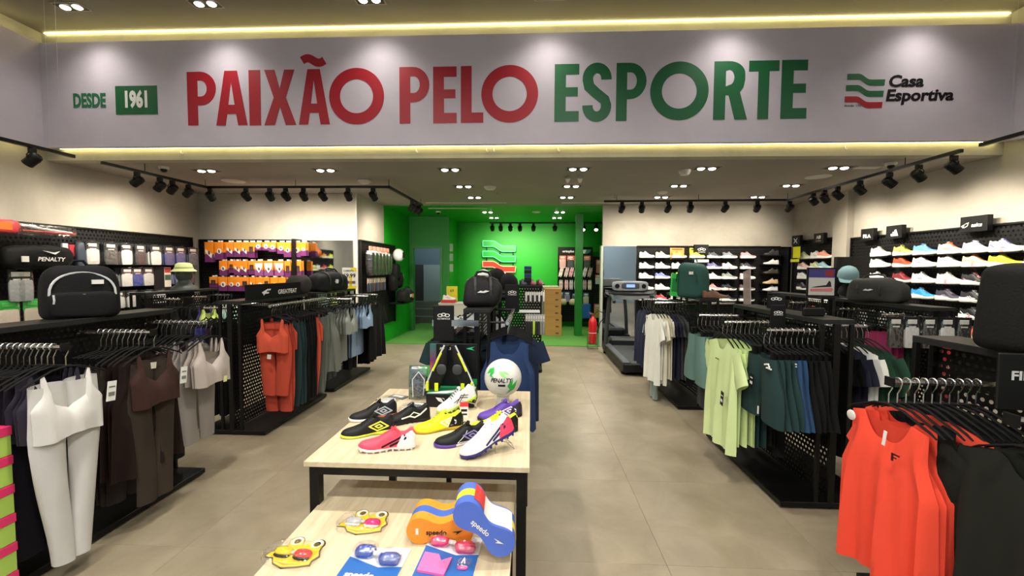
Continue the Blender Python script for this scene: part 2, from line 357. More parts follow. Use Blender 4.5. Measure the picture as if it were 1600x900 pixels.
# track lighting
TRK = BLK
def track(pts, lab):
    mb = MB()
    for a, b in zip(pts, pts[1:]):
        a, b = Vector(a), Vector(b); dv = (b-a).normalized(); n = Vector((-dv.y, dv.x, 0))*.018; u = Vector((0, 0, .016))
        mb.quadstrip([[p+n+u, p-n+u, p-n-u, p+n-u] for p in (a-dv*.018, b+dv*.018)], True, True)
    t = tag(part(None, lambda: mb, 'light_track', TRK), lab, 'light track')
    return t
def rods(pts, t, zt):
    for p in pts: part(('rod', zt), lambda: MB().lathe([(.004 if zt < 3 else .0008, 0), (.004 if zt < 3 else .0008, zt-2.62)], 6), 'suspension_rod', BLK if zt < 3 else CW, t, loc=p)
tL = track([(-4.66, 4.38, 2.62), (-4.58, 5.72, 2.62), (-1.98, 5.74, 2.62), (-1.95, 7.36, 2.62)], 'long black angled light track on the left ceiling')
rods([(-4.6, 4.8, 2.62), (-4.58, 5.7, 2.62), (-3.3, 5.73, 2.62), (-1.98, 5.74, 2.62), (-1.95, 7.3, 2.62)], tL, 2.72)
tN = track([(-4.72, 2.0, 2.62), (-4.69, 4.09, 2.62)], 'short black light track at far left, cut by the frame')
rods([(-4.72, 2.3, 2.62), (-4.69, 3.9, 2.62)], tN, 4.15)
tR = track([(1.21, 7.0, 2.62), (4.05, 6.88, 2.62), (3.98, 4.12, 2.62)], 'long black angled light track on the right ceiling')
rods([(1.4, 7.0, 2.62), (2.7, 6.93, 2.62), (4.05, 6.85, 2.62), (3.99, 4.7, 2.62)], tR, 2.72)
tM = track([(3.97, 3.91, 2.62), (3.97, 2.0, 2.62)], 'short black light track at far right, cut by the frame')
rods([(3.97, 3.7, 2.62), (3.97, 2.3, 2.62)], tM, 4.15)
tG = track([(-.95, 9.6, 2.55), (1.6, 9.6, 2.55)], 'black light track over the green back area')
for p in (-.8, 1.5): part('rodg', lambda: MB().lathe([(.004, 0), (.004, .17)], 6), 'suspension_rod', BLK, tG, loc=(p, 9.6, 2.55))
def spot(x, y, z, tgt, lab, w=SPOT_W, lit=False, size=100):
    t = thing('track_spotlight', lab, 'spotlight', (x, y, z), group='black cylinder spotlights on the tracks')
    part('sp_mount', lambda: MB().cbox(-.03, .03, -.016, .016, -.05, 0, .003), 'mount', BLKP, t, loc=(0, 0, -.016))
    dv = Vector(tgt)-Vector((x, y, z-.13)); dv.normalize(); q = (-dv).to_track_quat('Z', 'Y'); e = q.to_euler()
    part('sp_yoke', lambda: MB().tube([(.052, 0, -.12), (.052, 0, -.085), (.03, 0, -.062), (-.03, 0, -.062), (-.052, 0, -.085), (-.052, 0, -.12)], .005, 5), 'yoke', BLKP, t, rot=(0, 0, math.atan2(-dv.x, dv.y)))
    c = part('sp_can', lambda: MB().lathe([(.0, .065), (.03, .065), (.044, .055), (.047, .04), (.047, -.06), (.043, -.06), (.040, -.045), (.0, -.045)], 18), 'lamp_housing', BLK, t, smooth=True, loc=(0, 0, -.125), rot=e)
    part('sp_lens', lambda: MB().lathe([(0, -.047), (.038, -.047), (.038, -.044), (0, -.044)], 14), 'lens', LENS, c)
    part('sp_fin', lambda: MB().lathe([(.049, .01), (.050, .012), (.050, .02), (.049, .022)], 16), 'cooling_ring', BLKP, c)
    lightobj('SPOT', w, (0, 0, -.065), (0, 0, 0), c, WARM, spot_size=math.radians(size), spot_blend=1, shadow_soft_size=.06)
def onY(px, X): return 650*X/(px-830)
for k, (px, yy) in enumerate(((192, 4.72), (232, 5.02), (253, 5.2), (279, 5.45))):
    spot(-4.62, yy, 2.62, (-5.6, yy+(-.1, .1, .3, .1)[k], 1.75), 'black track spotlight, %s on the left run of the left track' % ORD[k])
for k, px in enumerate((316, 375, 414, 440, 469, 500, 541, 581)):
    x = (px-830)/650*5.74
    spot(x, 5.73, 2.62, (x+(.15 if k % 2 else -.1), 6.8, 1.75), 'black track spotlight, %s from left facing the back of the left track' % ORD[k])
for k, yy in enumerate((6.8, 7.05, 7.25)): spot(-1.96, yy, 2.62, (-2.9, yy+.5, 1.7), 'black track spotlight, %s on the short end run of the left track' % ORD[k])
spot(-4.69, 3.75, 2.62, (-5.6, 3.6, 1.7), 'large near track spotlight at far left'); spot(-4.71, 2.4, 2.62, (-5.6, 2.3, 1.7), 'track spotlight at far left, outside the view')
for k, px in enumerate((969, 999, 1038, 1071, 1122, 1168, 1214)):
    x = (px-830)/650*6.95
    spot(x, 7.0-(x-1.21)*.042, 2.62, (x+(.2 if k % 2 else -.1), 8.06, 1.8), 'black track spotlight, %s from left facing the back shoe wall' % ORD[k])
for k, px in enumerate((1253, 1269, 1288, 1320, 1362, 1403, 1452)):
    yy = onY(px, 4.03)
    spot(4.02, yy, 2.62, (4.9, yy+(.2, .3, -.1, .1, -.2, .1, -.1)[k], 1.75), 'black track spotlight, %s from the corner facing the right shoe wall' % ORD[k])
spot(3.97, 3.48, 2.62, (4.9, 3.4, 1.7), 'large near track spotlight at far right'); spot(3.97, 2.4, 2.62, (4.9, 2.4, 1.7), 'track spotlight at far right, outside the view')
for k, px in enumerate((769, 782, 797, 812, 833, 866)):
    x = (px-830)/650*9.6
    spot(x, 9.6, 2.55, (x*1.0, 11.0, 1.7), 'small black track spotlight, %s from left over the green area' % ORD[k], w=SPOT_W*.9)
for k, x in enumerate((1.18, 1.47)): spot(x, 9.6, 2.55, (x-.35, 7.6, .6), 'lit track spotlight beside the green post, %s one' % ('left', 'right')[k], w=SPOT_W*.6)
# ceiling fittings
def disc(x, y, r, h, lab, cat, prof=None, name='ceiling_speaker'):
    tag(part(('disc', r, h), lambda: MB().lathe(prof or [(0, -h), (r*.7, -h), (r, -h*.35), (r, 0)], 24), name, CW, loc=(x, y, 2.72)), lab, cat)
disc(-4.24, 5.79, .15, .012, 'flat round white ceiling speaker above the left displays', 'speaker'); disc(3.72, 5.65, .15, .012, 'flat round white ceiling speaker on the right', 'speaker')
disc(-.62, 6.21, .09, .05, 'white smoke detector near the middle of the ceiling', 'smoke detector', name='smoke_detector'); disc(-2.34, 5.78, .09, .04, 'white smoke detector above the left track', 'smoke detector', name='smoke_detector')
disc(1.87, 5.25, .07, .06, 'white dome detector in the front right of the low ceiling', 'smoke detector', name='smoke_detector'); disc(2.05, 6.7, .08, .03, 'small white detector beside the right track', 'smoke detector', name='smoke_detector')
disc(.1, 8.95, .09, .03, 'small detector on the green ceiling', 'smoke detector', name='smoke_detector')
for x, l in ((-.62, 'left'), (1.0, 'right')):
    tag(part('slot', lambda: MB().box(-.75, .75, -.03, .03, -.01, 0), 'slot_diffuser', CW, loc=(x-.6 if x < 0 else x+.3, 7.75, 2.72)), 'long white slot air diffuser, %s one' % l, 'air vent')
tag(part('slot2', lambda: MB().box(-.6, .6, -.03, .03, -.01, 0), 'slot_diffuser', CW, loc=(-1.5, 8.45, 2.72)), 'long slot diffuser on the green ceiling', 'air vent')
tag(part('slot3', lambda: MB().box(-.13, .13, -.05, .05, -.01, 0), 'air_grille', CW, loc=(3.95, 5.15, 2.72)), 'small white grille beside the rightmost downlight', 'air vent')
def cctv(x, y, lab, z=2.72):
    t = thing('security_camera', lab, 'camera', (x, y, z))
    part('cc_b', lambda: MB().lathe([(.045, -.03), (.055, -.02), (.055, 0)], 16), 'base', CW, t); part('cc_d', lambda: MB().sup((0, 0, -.04), (.036, .036, .03), 1, 1, 14, 8), 'dome', BLKP, t, smooth=True)
cctv(-4.5, 4.95, 'small white dome security camera above the left track'); cctv(4.05, 4.95, 'small dome security camera above the right track'); cctv(-2.0, 8.9, 'small white camera on the green ceiling near the door')
for x, l in ((.47, 'left'), (.63, 'right')):
    t = thing('emergency_light', 'small white emergency spotlight head, %s of the pair' % l, 'emergency light', (x, 5.55, 2.72))
    part('em_s', lambda: MB().lathe([(.008, -.03), (.008, 0)], 8), 'stem', CW, t); part('em_h', lambda: MB().lathe([(.02, -.03), (.04, .03), (0, .03)][::1], 14), 'head', CW, t, loc=(0, 0, -.055), rot=(.5, 0, 0))
for x, y, l in ((-.55, 6.7, 'left'), (1.35, 6.9, 'right')):
    tag(part('sprk', lambda: MB().lathe([(.006, 0), (.006, -.05), (.02, -.052), (.02, -.056), (.004, -.058)], 10), 'sprinkler', CHR, loc=(x, y, 2.72)), 'small ceiling sprinkler head, %s one' % l, 'sprinkler')
for k, x in enumerate((-3.98, -1.28, -.5, -.42, .28, 3.3)):
    tag(part('hook', lambda: MB().tube([(0, 0, .03), (0, 0, 0), (.012, 0, -.012), (.02, 0, 0)], .006, 5), 'hook', WHTP, loc=(x, 4.61, 2.79)), 'tiny white hook on the beam, %s from left' % ORD[k], 'hook')

# ------------------------------------------------------------------ fascia lettering
t = thing('wall_lettering', 'large red and green painted slogan PAIXAO PELO ESPORTE on the fascia', 'sign', (0, YF-.002, 0))
REDM = M(RED, .45, name='red_vinyl'); GRNM = M(GRN, .45, name='green_vinyl')
def letter(ch, w, h):
    s = .36*w if ch not in 'AXO' else .3*w      # stroke
    b = .165*h
    R = lambda x0, y0, x1, y1: [(x0, y0), (x1, y0), (x1, y1), (x0, y1)]
    if ch == 'P' or ch == 'R':
        s = .36*w; top = h; y0 = h*.375
        arc = lambda cx, cy, rx, ry, a0, a1, n=10: [(cx+rx*math.cos(a0+(a1-a0)*k/n), cy+ry*math.sin(a0+(a1-a0)*k/n)) for k in range(n+1)]
        cy = (top+y0)/2; ry = (top-y0)/2
        if ch == 'P':
            out = [(0, 0), (s, 0), (s, y0)]+arc(w*.45, cy, w*.55, ry, -PI/2, PI/2, 14)+[(0, top)]
            ins = [(s, y0+b)]+arc(w*.48, cy, w*.2, ry-b, -PI/2, PI/2, 10)+[(s, top-b)]
            return [out, ins]
        y0 = h*.42; cy = (top+y0)/2; ry = (top-y0)/2
        out = [(0, 0), (s, 0), (s, h*.42), (w*.46, h*.42), (w*.66, 0), (w*1.04, 0), (w*.80, h*.47), (w*.9, h*.55), (w*.95, h*.68), (w*.95, h*.78)]+arc(w*.45, h*.78, w*.5, h*.22, 0, PI/2, 8)+[(0, h)]
        ins = [(s, y0+b*.9)]+arc(w*.46, cy+b*.1, w*.16, ry-b*.95, -PI/2, PI/2, 10)+[(s, top-b)]
        return [out, ins]
    if ch == 'A': return [[(0, 0), (w*.3, 0), (w*.36, h*.21), (w*.64, h*.21), (w*.7, 0), (w, 0), (w*.7, h), (w*.3, h)], [(w*.40, h*.38), (w*.5, h*.8), (w*.60, h*.38)]]
    if ch == 'I': return [R(0, 0, w, h)]
    if ch == 'X': return [[(0, 0), (w*.33, 0), (w*.5, h*.33), (w*.67, 0), (w, 0), (w*.69, h*.5), (w*.97, h), (w*.65, h), (w*.5, h*.66), (w*.35, h), (w*.03, h), (w*.31, h*.5)]]
    if ch == 'O': return [circ(w/2, h/2, w/2, 64, h/2), circ(w/2, h/2, w/2-.2*h, 64, h/2-.2*h)]
    if ch == 'E': s = w*.46; return [[(0, 0), (w, 0), (w, b*1.1), (s, b*1.1), (s, h*.44), (w*.95, h*.44), (w*.95, h*.44+b*.95), (s, h*.44+b*.95), (s, h-b*1.1), (w, h-b*1.1), (w, h), (0, h)]]
    if ch == 'L': s = w*.48; return [[(0, 0), (w, 0), (w, b*1.1), (s, b*1.1), (s, h), (0, h)]]
    if ch == 'T': s = w*.36; return [[(w/2-s/2, 0), (w/2+s/2, 0), (w/2+s/2, h-b*1.1), (w, h-b*1.1), (w, h), (0, h), (0, h-b*1.1), (w/2-s/2, h-b*1.1)]]
    if ch == 'S':
        pts = []
        for k in range(15): a = math.radians(-5+190*k/14); pts.append((w*.5+w*.315*math.cos(a), h*.735+h*.182*math.sin(a)))
        pts += [(w*.235, h*.60), (w*.45, h*.50), (w*.765, h*.37)] 
        for k in range(15): a = math.radians(5-190*k/14); pts.append((w*.5+w*.315*math.cos(a), h*.265+h*.182*math.sin(a)))
        P = []
        for k in range(len(pts)): P.append(pts[k])
        rb = ribbon(P, .35*w)
        return [[tuple(a) for a, b_ in rb]+[tuple(b_) for a, b_ in reversed(rb)]]
def puttext(chars, z0, h, mat):
    for ch, x0, x1, zb, zt in chars:
        shape(letter(ch, x1-x0, zt-zb), mat, t, (x0, 0, zb), name='letter')
def FX(px): return (px-830)/650*YF
# pixel columns converted once to metres on the fascia plane (values below are metres)
import json
LET = json.loads('[["P", -3.768, -3.442, 3.045, 3.62, "r"], ["A", -3.449, -3.096, 3.042, 3.625, "r"], ["I", -3.074, -2.945, 3.039, 3.628, "r"], ["X", -2.909, -2.553, 3.04, 3.627, "r"], ["A", -2.524, -2.181, 3.043, 3.628, "r"], ["O", -2.185, -1.586, 3.039, 3.634, "r"], ["~", -2.478, -2.232, 3.661, 3.775, "r"], ["P", -1.419, -1.097, 3.043, 3.634, "r"], ["E", -1.056, -0.805, 3.043, 3.632, "r"], ["L", -0.76, -0.521, 3.044, 3.634, "r"], ["O", -0.542, 0.058, 3.043, 3.638, "r"], ["E", 0.229, 0.484, 3.047, 3.638, "g"], ["S", 0.517, 0.823, 3.044, 3.643, "g"], ["P", 0.869, 1.179, 3.047, 3.64, "g"], ["O", 1.219, 1.813, 3.049, 3.645, "g"], ["R", 1.865, 2.194, 3.05, 3.64, "g"], ["T", 2.213, 2.515, 3.053, 3.641, "g"], ["E", 2.54, 2.798, 3.053, 3.643, "g"]]')
for ch, x0, x1, zb, zt, c in LET:
    if ch == '~':
        w_, h_ = x1-x0, zt-zb
        pth = [(w_*k/12, h_*.5+h_*.22*math.sin(2*PI*k/12)) for k in range(13)]; rb = ribbon(pth, h_*.75)
        shape([[tuple(a) for a, b_ in rb]+[tuple(b_) for a, b_ in reversed(rb)]], REDM, t, (x0, 0, zb), name='letter'); continue
    shape(letter(ch, x1-x0, zt-zb), REDM if c == 'r' else GRNM, t, (x0, 0, zb), name='letter')
t = thing('wall_lettering', 'small green DESDE 1961 painted at the left of the fascia', 'sign', (0, YF-.002, 0))
DKG = M('#1f6a44', .45, name='dark_green_vinyl')
txt('DESDE', .15, DKG, t, (-4.895, 0, 3.32), bold=.04, xs=.62, name='lettering', label='green word DESDE')
shape([[(-.24, -.155), (.24, -.155), (.24, .155), (-.24, .155)]], GRNM, t, (-4.35, 0, 3.325), name='plate', label='green rectangle behind the year')
txt('1961', .17, WHT, t, (-4.35, -.003, 3.325), bold=.05, xs=.64, name='lettering', label='pale grey year 1961')
t = thing('wall_logo', 'shop logo with three green and red waves at the right of the fascia', 'sign', (3.18, YF-.002, 3.35))
def wave(w, h, s=.5, drop=.09):
    top, bot = [], []
    for k in range(17):
        u = k/16; dz = -drop*sstep(.3, .62, u); top.append((w*u, dz+h)); bot.append((w*u*.985+.0, dz+h*.0+ (0 if u > .3 else 0)))
    return top+bot[::-1]
def brandwave(scale, mat1, mat2, par, loc, rz=0, ext=.001, y=0):
    for k, m in enumerate((mat1, mat1, mat2)):
        shape([[(a*scale, b*scale) for a, b in wave(.37, .060, drop=.06)]], m, par, (loc[0]-.004*k*scale*2, loc[1], loc[2]-k*.112*scale), rz, ext=ext, name='wave', label='red wave' if k == 2 else None)
brandwave(1, GRNM, REDM, t, (.01, 0, .085))
txt('desde 1961', .026, BLKP, t, (.085, 0, -.172), xs=1.15, name='lettering', label='tiny words desde 1961')
txt('Casa', .115, M('#16161c', .4, name='black_vinyl'), t, (.41, 0, .06), bold=.035, xs=1.10, shear=.12, align='LEFT', label='black word Casa')
txt('Esportiva', .115, M('#16161c', .4, name='black_vinyl'), t, (.39, 0, -.08), bold=.035, xs=1.10, shear=.12, align='LEFT', label='black word Esportiva')
tag(part(None, lambda: MB().box(4.81, 4.82, 3.2, 4.2, 3.0, 3.9), 'banner', M('#8f1f26', .6, name='dark_red')), 'dark red panel on the right side fascia at the frame edge', 'banner')
tg = thing('ceiling_anchor', 'small dark round ceiling anchor with thin hanging wire at upper left', 'anchor', (-4.72, 4.02, 4.15))
part(None, lambda: MB().lathe([(0, -.02), (.05, -.015), (.05, 0)], 14), 'plate', BLKP, tg)
part(None, lambda: MB().lathe([(.0013, -.95), (.0013, 0)], 5), 'wire', CW, tg)
# ------------------------------------------------------------------ shoes
WB = [(0,.075),(.04,.12),(.12,.135),(.25,.13),(.4,.125),(.55,.15),(.7,.172),(.82,.160),(.92,.12),(.975,.07),(1,.02)]
HT = [(0,.22),(.03,.285),(.08,.275),(.18,.205),(.28,.215),(.36,.30),(.42,.29),(.52,.235),(.65,.165),(.78,.13),(.9,.105),(.97,.07),(1,.03)]
KINDS = {'runner': dict(heel=.15, fore=.085, out=.018, spring=.05), 'court': dict(heel=.075, fore=.05, out=.008, spring=.02), 'turf': dict(heel=.07, fore=.055, out=.006, spring=.03), 'slim': dict(heel=.05, fore=.03, out=.004, spring=.03)}
def sole_top(kd, x): k = KINDS[kd]; return (k['heel']+(k['fore']-k['heel'])*sstep(.3, .75, x)) + k['spring']*max(0, (x-.72)/.28)**2
def upper_mb(kd, cav=True):
    rows = []; N = 26
    for i in range(N+1):
        x = i/N; x = x if x < .99 else 1
        wb, h, z0 = interp(WB, x), interp(HT, x), sole_top(kd, x)-.012
        op = sstep(.015, .06, x)*(1-sstep(.33, .40, x)); wr = wb*.62*op+wb*.0
        prof = []
        for k in range(9):
            th = (k/8)*PI/2; a = (wb*(math.cos(th)**.62), h*(math.sin(th)**.78))
            if k <= 5: q = k/5; b = (wb+(wb*.74-wb)*q**1.6, h*q)
            else: q = (k-5)/3; b = (wb*.74*(1-q)*.9, h*(1-.15) if k == 6 else .05)
            prof.append((a[0]*(1-op)+b[0]*op, a[1]*(1-op)+b[1]*op))
        row = [(x, y, z0+z) for y, z in prof]+[(x, -y, z0+z) for y, z in reversed(prof[:-1])]
        rows.append(row)
    m = MB().quadstrip(rows); n = len(rows[0]); m.f.append(tuple(range(n))[::-1]); m.f.append(tuple(len(m.v)-n+j for j in range(n))); return m
def lining_mb(kd):
    rows = []
    for i in range(15):
        x = .03+.355*i/14; wb, h, z0 = interp(WB, x), interp(HT, x), sole_top(kd, x)-.012; op = sstep(.015, .06, x)*(1-sstep(.36, .44, x))
        pr = [(wb*.74*1.01, h*1.004), (wb*.70, h*.995), (wb*.62, h*.8), (wb*.5, .075), (0, .07)]
        row = [(x, y, z0+z) for y, z in pr]+[(x, -y, z0+z) for y, z in reversed(pr[:-1])]
        rows.append(row)
    return MB().quadstrip(rows)
def heel_mb(kd):
    m = MB()
    for s in (-1, 1):
        rows = []
        for i in range(11):
            row = []
            for k in range(9):
                q = .02+.97*k/8; x = -.004+(.33-.10*q)*i/10; xc = max(x, 0); wb, h, z0 = interp(WB, xc), interp(HT, xc), sole_top(kd, xc)-.012
                op = sstep(.015, .06, xc)*(1-sstep(.33, .40, xc)); th = q*PI/2*5/8
                a = (wb*(math.cos(th)**.62), h*(math.sin(th)**.78)); b = (wb+(wb*.74-wb)*q**1.6, h*q)
                row.append((x-.003, s*(a[0]*(1-op)+b[0]*op+.004), z0+a[1]*(1-op)+b[1]*op+.001))
            rows.append(row)
        m.quadstrip(rows)
    return m
def sole_mb(kd, a0=0, a1=1, gr=0):
    k = KINDS[kd]; rows = []; N = 22
    for i in range(N+1):
        x = a0+(a1-a0)*i/N; e = k['out']+gr; xx = -e+(1+2.2*e)*x; wb = interp(WB, x)+e; waist = 1-.1*math.exp(-((x-.42)/.14)**2)
        zt = gr+sole_top(kd, x)+(.012 if kd == 'runner' else .0)+ (.02*(1-x) if kd == 'runner' else 0); zb = k['spring']*max(0, (x-.72)/.28)**2*1.0 + (.01*max(0, (.1-x)/.1)) + .012*math.exp(-((x-.42)/.1)**2)
        w2 = wb*waist
        rows.append([(xx, w2*.9, zb), (xx, w2*1.0, zb+(zt-zb)*.25), (xx, w2*1.0, zt-.01), (xx, w2*.93, zt), (xx, -w2*.93, zt), (xx, -w2*1.0, zt-.01), (xx, -w2*1.0, zb+(zt-zb)*.25), (xx, -w2*.9, zb)])
    m = MB().quadstrip(rows, True, True)
    if kd == 'turf' and a0 == 0:
        for i in range(9):
            x = .06+.11*i; wb = interp(WB, x)*.82; zb = k['spring']*max(0, (x-.72)/.28)**2
            for s in (-1, 0, 1): m.lathe([(.017, -.03), (.024, .01)], 6, (x, s*wb, zb))
    return m
def laces_mb(kd, n=5):
    m = MB()
    for i in range(n):
        x = .40+.21*i/(n-1); h = interp(HT, x)+sole_top(kd, x)-.012; w = .055+.01*i
        m.tube([(x-.012, -w, h-.032), (x, -w*.5, h+.004), (x+.004, w*.5, h+.004), (x+.018, w, h-.032)], .0085, 4, .7)
        if i < n-1: m.tube([(x-.012, w, h-.03), (x+.02, 0, h+.008), (x+.05, -w, h-.045)], .007, 4, .7)
    x = .39; h = interp(HT, x)+sole_top(kd, x)
    m.tube([(x, 0, h), (x+.02, .04, h+.02), (x+.05, .075, h-.02)], .008, 4); m.tube([(x, 0, h), (x+.02, -.04, h+.02), (x+.05, -.075, h-.02)], .008, 4)
    return m
def tongue_mb(kd):
    rows = []
    for i in range(5):
        q = i/4; x = .45-.11*q; z = interp(HT, .45)+sole_top(kd, .4)-.03+.075*q+.02*q*q
        rows.append([(x+.02*abs(s), s*(.062+.008*q), z-.02*abs(s)**2) for s in (-1, -.5, 0, .5, 1)]+[(x-.018+.02*abs(s), s*(.055+.008*q), z-.012-.02*abs(s)**2) for s in (1, .5, 0, -.5, -1)])
    return MB().quadstrip(rows, True, True)
UPB = {}
def decal_mb(kd, strokes, side=1, off=.004):
    if kd not in UPB:
        u = upper_mb(kd); UPB[kd] = BVHTree.FromPolygons([Vector(p) for p in u.v], u.f)
    bv = UPB[kd]; m = MB()
    for path, wd, closed in strokes:
        rb = ribbon(path, wd, closed, step=.02); row = []
        for a, b in rb:
            pr = []
            for q in (a, a*.75+b*.25, (a+b)/2, a*.25+b*.75, b):
                hit = bv.ray_cast(Vector((q.x, side*1.0, q.y)), Vector((0, -side, 0)))
                y = (hit[0].y if hit[0] else side*.1)+side*off
                pr.append((q.x, y, q.y))
            row.append(pr)
        m.quadstrip(row)
    return m
def diamond(cx, cz, w, h, sk=.35): return [(cx-w/2-sk*0, cz), (cx+sk*h*.0, cz+h/2), (cx+w/2, cz), (cx, cz-h/2)]
def dia2(cx, cz, w, h):      # sheared double diamond of a boot
    sh = lambda x, z: (cx+x+z*-.15, cz+z+x*.10)
    o = [sh(-w/2, 0), sh(-w*.05, h/2), sh(w/2, 0), sh(w*.05, -h/2)]
    return o
LOGO = {
 'dbldiamond': lambda: [(dia2(.30, .17, .36, .17), .026, True), (dia2(.30, .17, .14, .066), .024, True)],
 'stripes': lambda: [([(.58, .08), (.36, .17), (.17, .26)], .034, False), ([(.44, .08), (.24, .165), (.06, .26)], .040, False)],
 'bars3': lambda: [([(.52, .10), (.42, .24)], .028, False), ([(.44, .10), (.34, .23)], .028, False), ([(.36, .10), (.27, .22)], .028, False)],
 'runbird': lambda: [([(.62, .13), (.45, .16), (.34, .12), (.22, .17), (.08, .28)], .03, False), ([(.45, .16), (.36, .23), (.22, .17)], .02, False)],
 'cross': lambda: [([(.56, .11), (.38, .24)], .018, False), ([(.48, .10), (.30, .23)], .018, False), ([(.25, .12), (.42, .19), (.62, .15)], .016, False), ([(.22, .17), (.4, .23)], .016, False)],
 'swoop': lambda: [([(.62, .16), (.48, .11), (.3, .15), (.12, .24)], .026, False)],
 'bigN': lambda: [([(.30, .11), (.34, .22), (.43, .12), (.47, .23)], .026, False)],
}
def shoe(lab, loc, rz, kd='runner', up='#ffffff', sole='#f2f2f0', acc='#999999', logo='swoop', side=-1, L=.285, roll=0, pitch=0, group=None, lace=None, tongue=None, collar=None, tag_=None, cat='shoe', lining='#141416', heel=None, toe=None, edge=None):
    # local: heel at origin, toe +X; side = which lateral side carries the mark
    e = Matrix.Rotation(rz, 4, 'Z') @ Matrix.Rotation(pitch, 4, 'Y') @ Matrix.Rotation(roll, 4, 'X')
    t = thing('athletic_shoe' if kd != 'slim' or 1 else 'shoe', lab, cat, loc, group=group, rot=e.to_euler(), sc=L)
    fab = lambda c: M(c, .55, bump=.12, bscale=30, name='shoe_upper')
    part(('up', kd), lambda: upper_mb(kd), 'upper', fab(up), t, True)
    part(('so', kd), lambda: sole_mb(kd), 'sole', M(sole, .5, name='shoe_sole'), t, True)
    if kd != 'slim': part(('li', kd), lambda: lining_mb(kd), 'lining', M(lining, .9), t, True)
    if toe: part(('sot', kd), lambda: sole_mb(kd, .62, 1, .0035), 'toe_sole', M(toe, .5), t, True)
    if heel:
        part(('hl', kd), lambda: heel_mb(kd), 'heel_panel', M(heel, .5), t, True)
    if edge: part(('eg', kd, side), lambda: decal_mb(kd, [([(.60, .07), (.52, .13), (.44, .20), (.40, .27)], .012, False), ([(.14, .09), (.3, .075), (.45, .07), (.6, .07)], .012, False)], side, .003), 'piping', M(edge, .5), t)
    part(('la', kd), lambda: laces_mb(kd), 'laces', M(lace or acc, .7, name='shoe_lace'), t)
    part(('to', kd), lambda: tongue_mb(kd), 'tongue', fab(tongue or up), t, True)
    if logo: part(('lg', kd, logo, side), lambda: decal_mb(kd, LOGO[logo](), side), 'side_mark', M(acc, .45, name='shoe_mark'), t)
    if collar: part(('co', kd), lambda: decal_mb(kd, [([(.03, .30), (.12, .31), (.22, .26), (.3, .27), (.36, .33)], .03, False)], side, .006), 'collar_trim', M(collar, .5), t)
    if tag_: part('shoetag', lambda: MB().box(.38, .50, side*.135-.005, side*.135+.005, -.02, .16) if side else MB(), 'price_tag', M(tag_, .5), t)
    return t

# ------------------------------------------------------------------ garments (local origin = rail centre, lateral X, front -Y)
def sheet(w, hem, zt, d=.022, fold=.008, seed=0, nx=12, nv=12, flare=0, hemwave=.006):
    # w(v): half width, zt(s, front): top height
    rnd = random.Random(seed); ph = [rnd.uniform(0, 6) for _ in range(4)]; kk = [rnd.uniform(1.5, 3), rnd.uniform(3, 5)] if seed < 10 else [rnd.uniform(2, 3), rnd.uniform(4.5, 6)]
    rows = []
    for j in range(nv+1):
        v = j/nv; row = []
        ss = [(-1+2*i/nx, 1) for i in range(nx)]+[(1-2*i/nx, -1) for i in range(nx)]
        for s, fr in ss:
            s2 = math.sin(s*PI/2)*.35+s*.65
            x = s2*w(v); top = zt(s2, fr); z = hem+v*(top-hem)+hemwave*math.sin(4*s+ph[3])*(1-v)
            dd = d*max(0, 1-s*s)**.5*(1-v**5)+.003
            f = fold*((1-v)**.8+.15)*(math.sin(kk[0]*PI*s+ph[0])+.7*math.sin(kk[1]*PI*s+ph[1]+v*1.5))*(1-v**4)
            sway = .01*math.sin(ph[2])*(1-v)
            row.append((x, -fr*dd+f*1.0+sway, z))
        rows.append(row)
    return MB().quadstrip(rows, True, False)
def sleeve(m, x0, z0, ln, w0, w1, ang, s, seed=0, d=.02):
    rows = []; rnd = random.Random(seed)
    dx, dz = math.sin(ang), -math.cos(ang)
    for i in range(6):
        q = i/5; cx = x0+s*dx*ln*q; cz = z0+dz*ln*q; wd = (w0+(w1-w0)*q)
        nx_, nz_ = math.cos(ang), math.sin(ang)
        rows.append([(cx+s*nx_*wd*math.cos(a), d*(.6+.5*q)*math.sin(a)+.004*math.sin(3*a+i+seed), cz+nz_*wd*math.cos(a)) for a in [2*PI*k/10 for k in range(10)]])
    m.quadstrip(rows, True, False)
    return m
SH = lambda top, drop: (lambda s: top-drop*abs(s))
def mk_tee(seed, ln=.72, hw=.235, slv=.21, ang=.3, neck=.36, deep=.085):
    if seed < 10 and slv == .21: slv = .17
    if seed >= 10 and ln == .72: ln, hw, ang, slv = .78, .245, .5, .23
    def zt(s, fr):
        a = abs(s); sh = -.112-.055*a
        return sh-(deep if fr > 0 else .02)*(1-min(1, a/neck)**2.2)*(1 if a < neck else 0)
    m = sheet(lambda v: hw*(1+.03*(1-v)) if v < .8 else hw*(1-.08*((v-.8)/.2)), -.112-ln, zt, .012 if seed < 10 else .028, .004 if seed < 10 else .017, seed, 22, 16)
    for s in (-1, 1): sleeve(m, s*(hw-.035), -.20, slv, .075, .085, ang, s, seed, .011 if seed < 10 else .02)
    return m
def mk_long(seed): return mk_tee(seed, .70, .24, .52, .16, .3, .05)
def mk_tank(seed, ln=.68, hw=.20, deep=.12):
    def zt(s, fr):
        a = abs(s); sh = -.112-.045*a
        return sh-(deep if fr > 0 else .05)*(1-min(1, a/.62)**2.5)*(1 if a < .62 else 0)
    def w(v):
        if v < .68: return hw*(1.08-.08*v/.68)
        return hw*(1-(.36 if seed < 10 else .20)*sstep(.62, .84, v))*(1-.02*v)
    return sheet(w, -.112-ln, zt, .012 if seed < 10 else .028, .004 if seed < 10 else .019, seed, 26, 22)
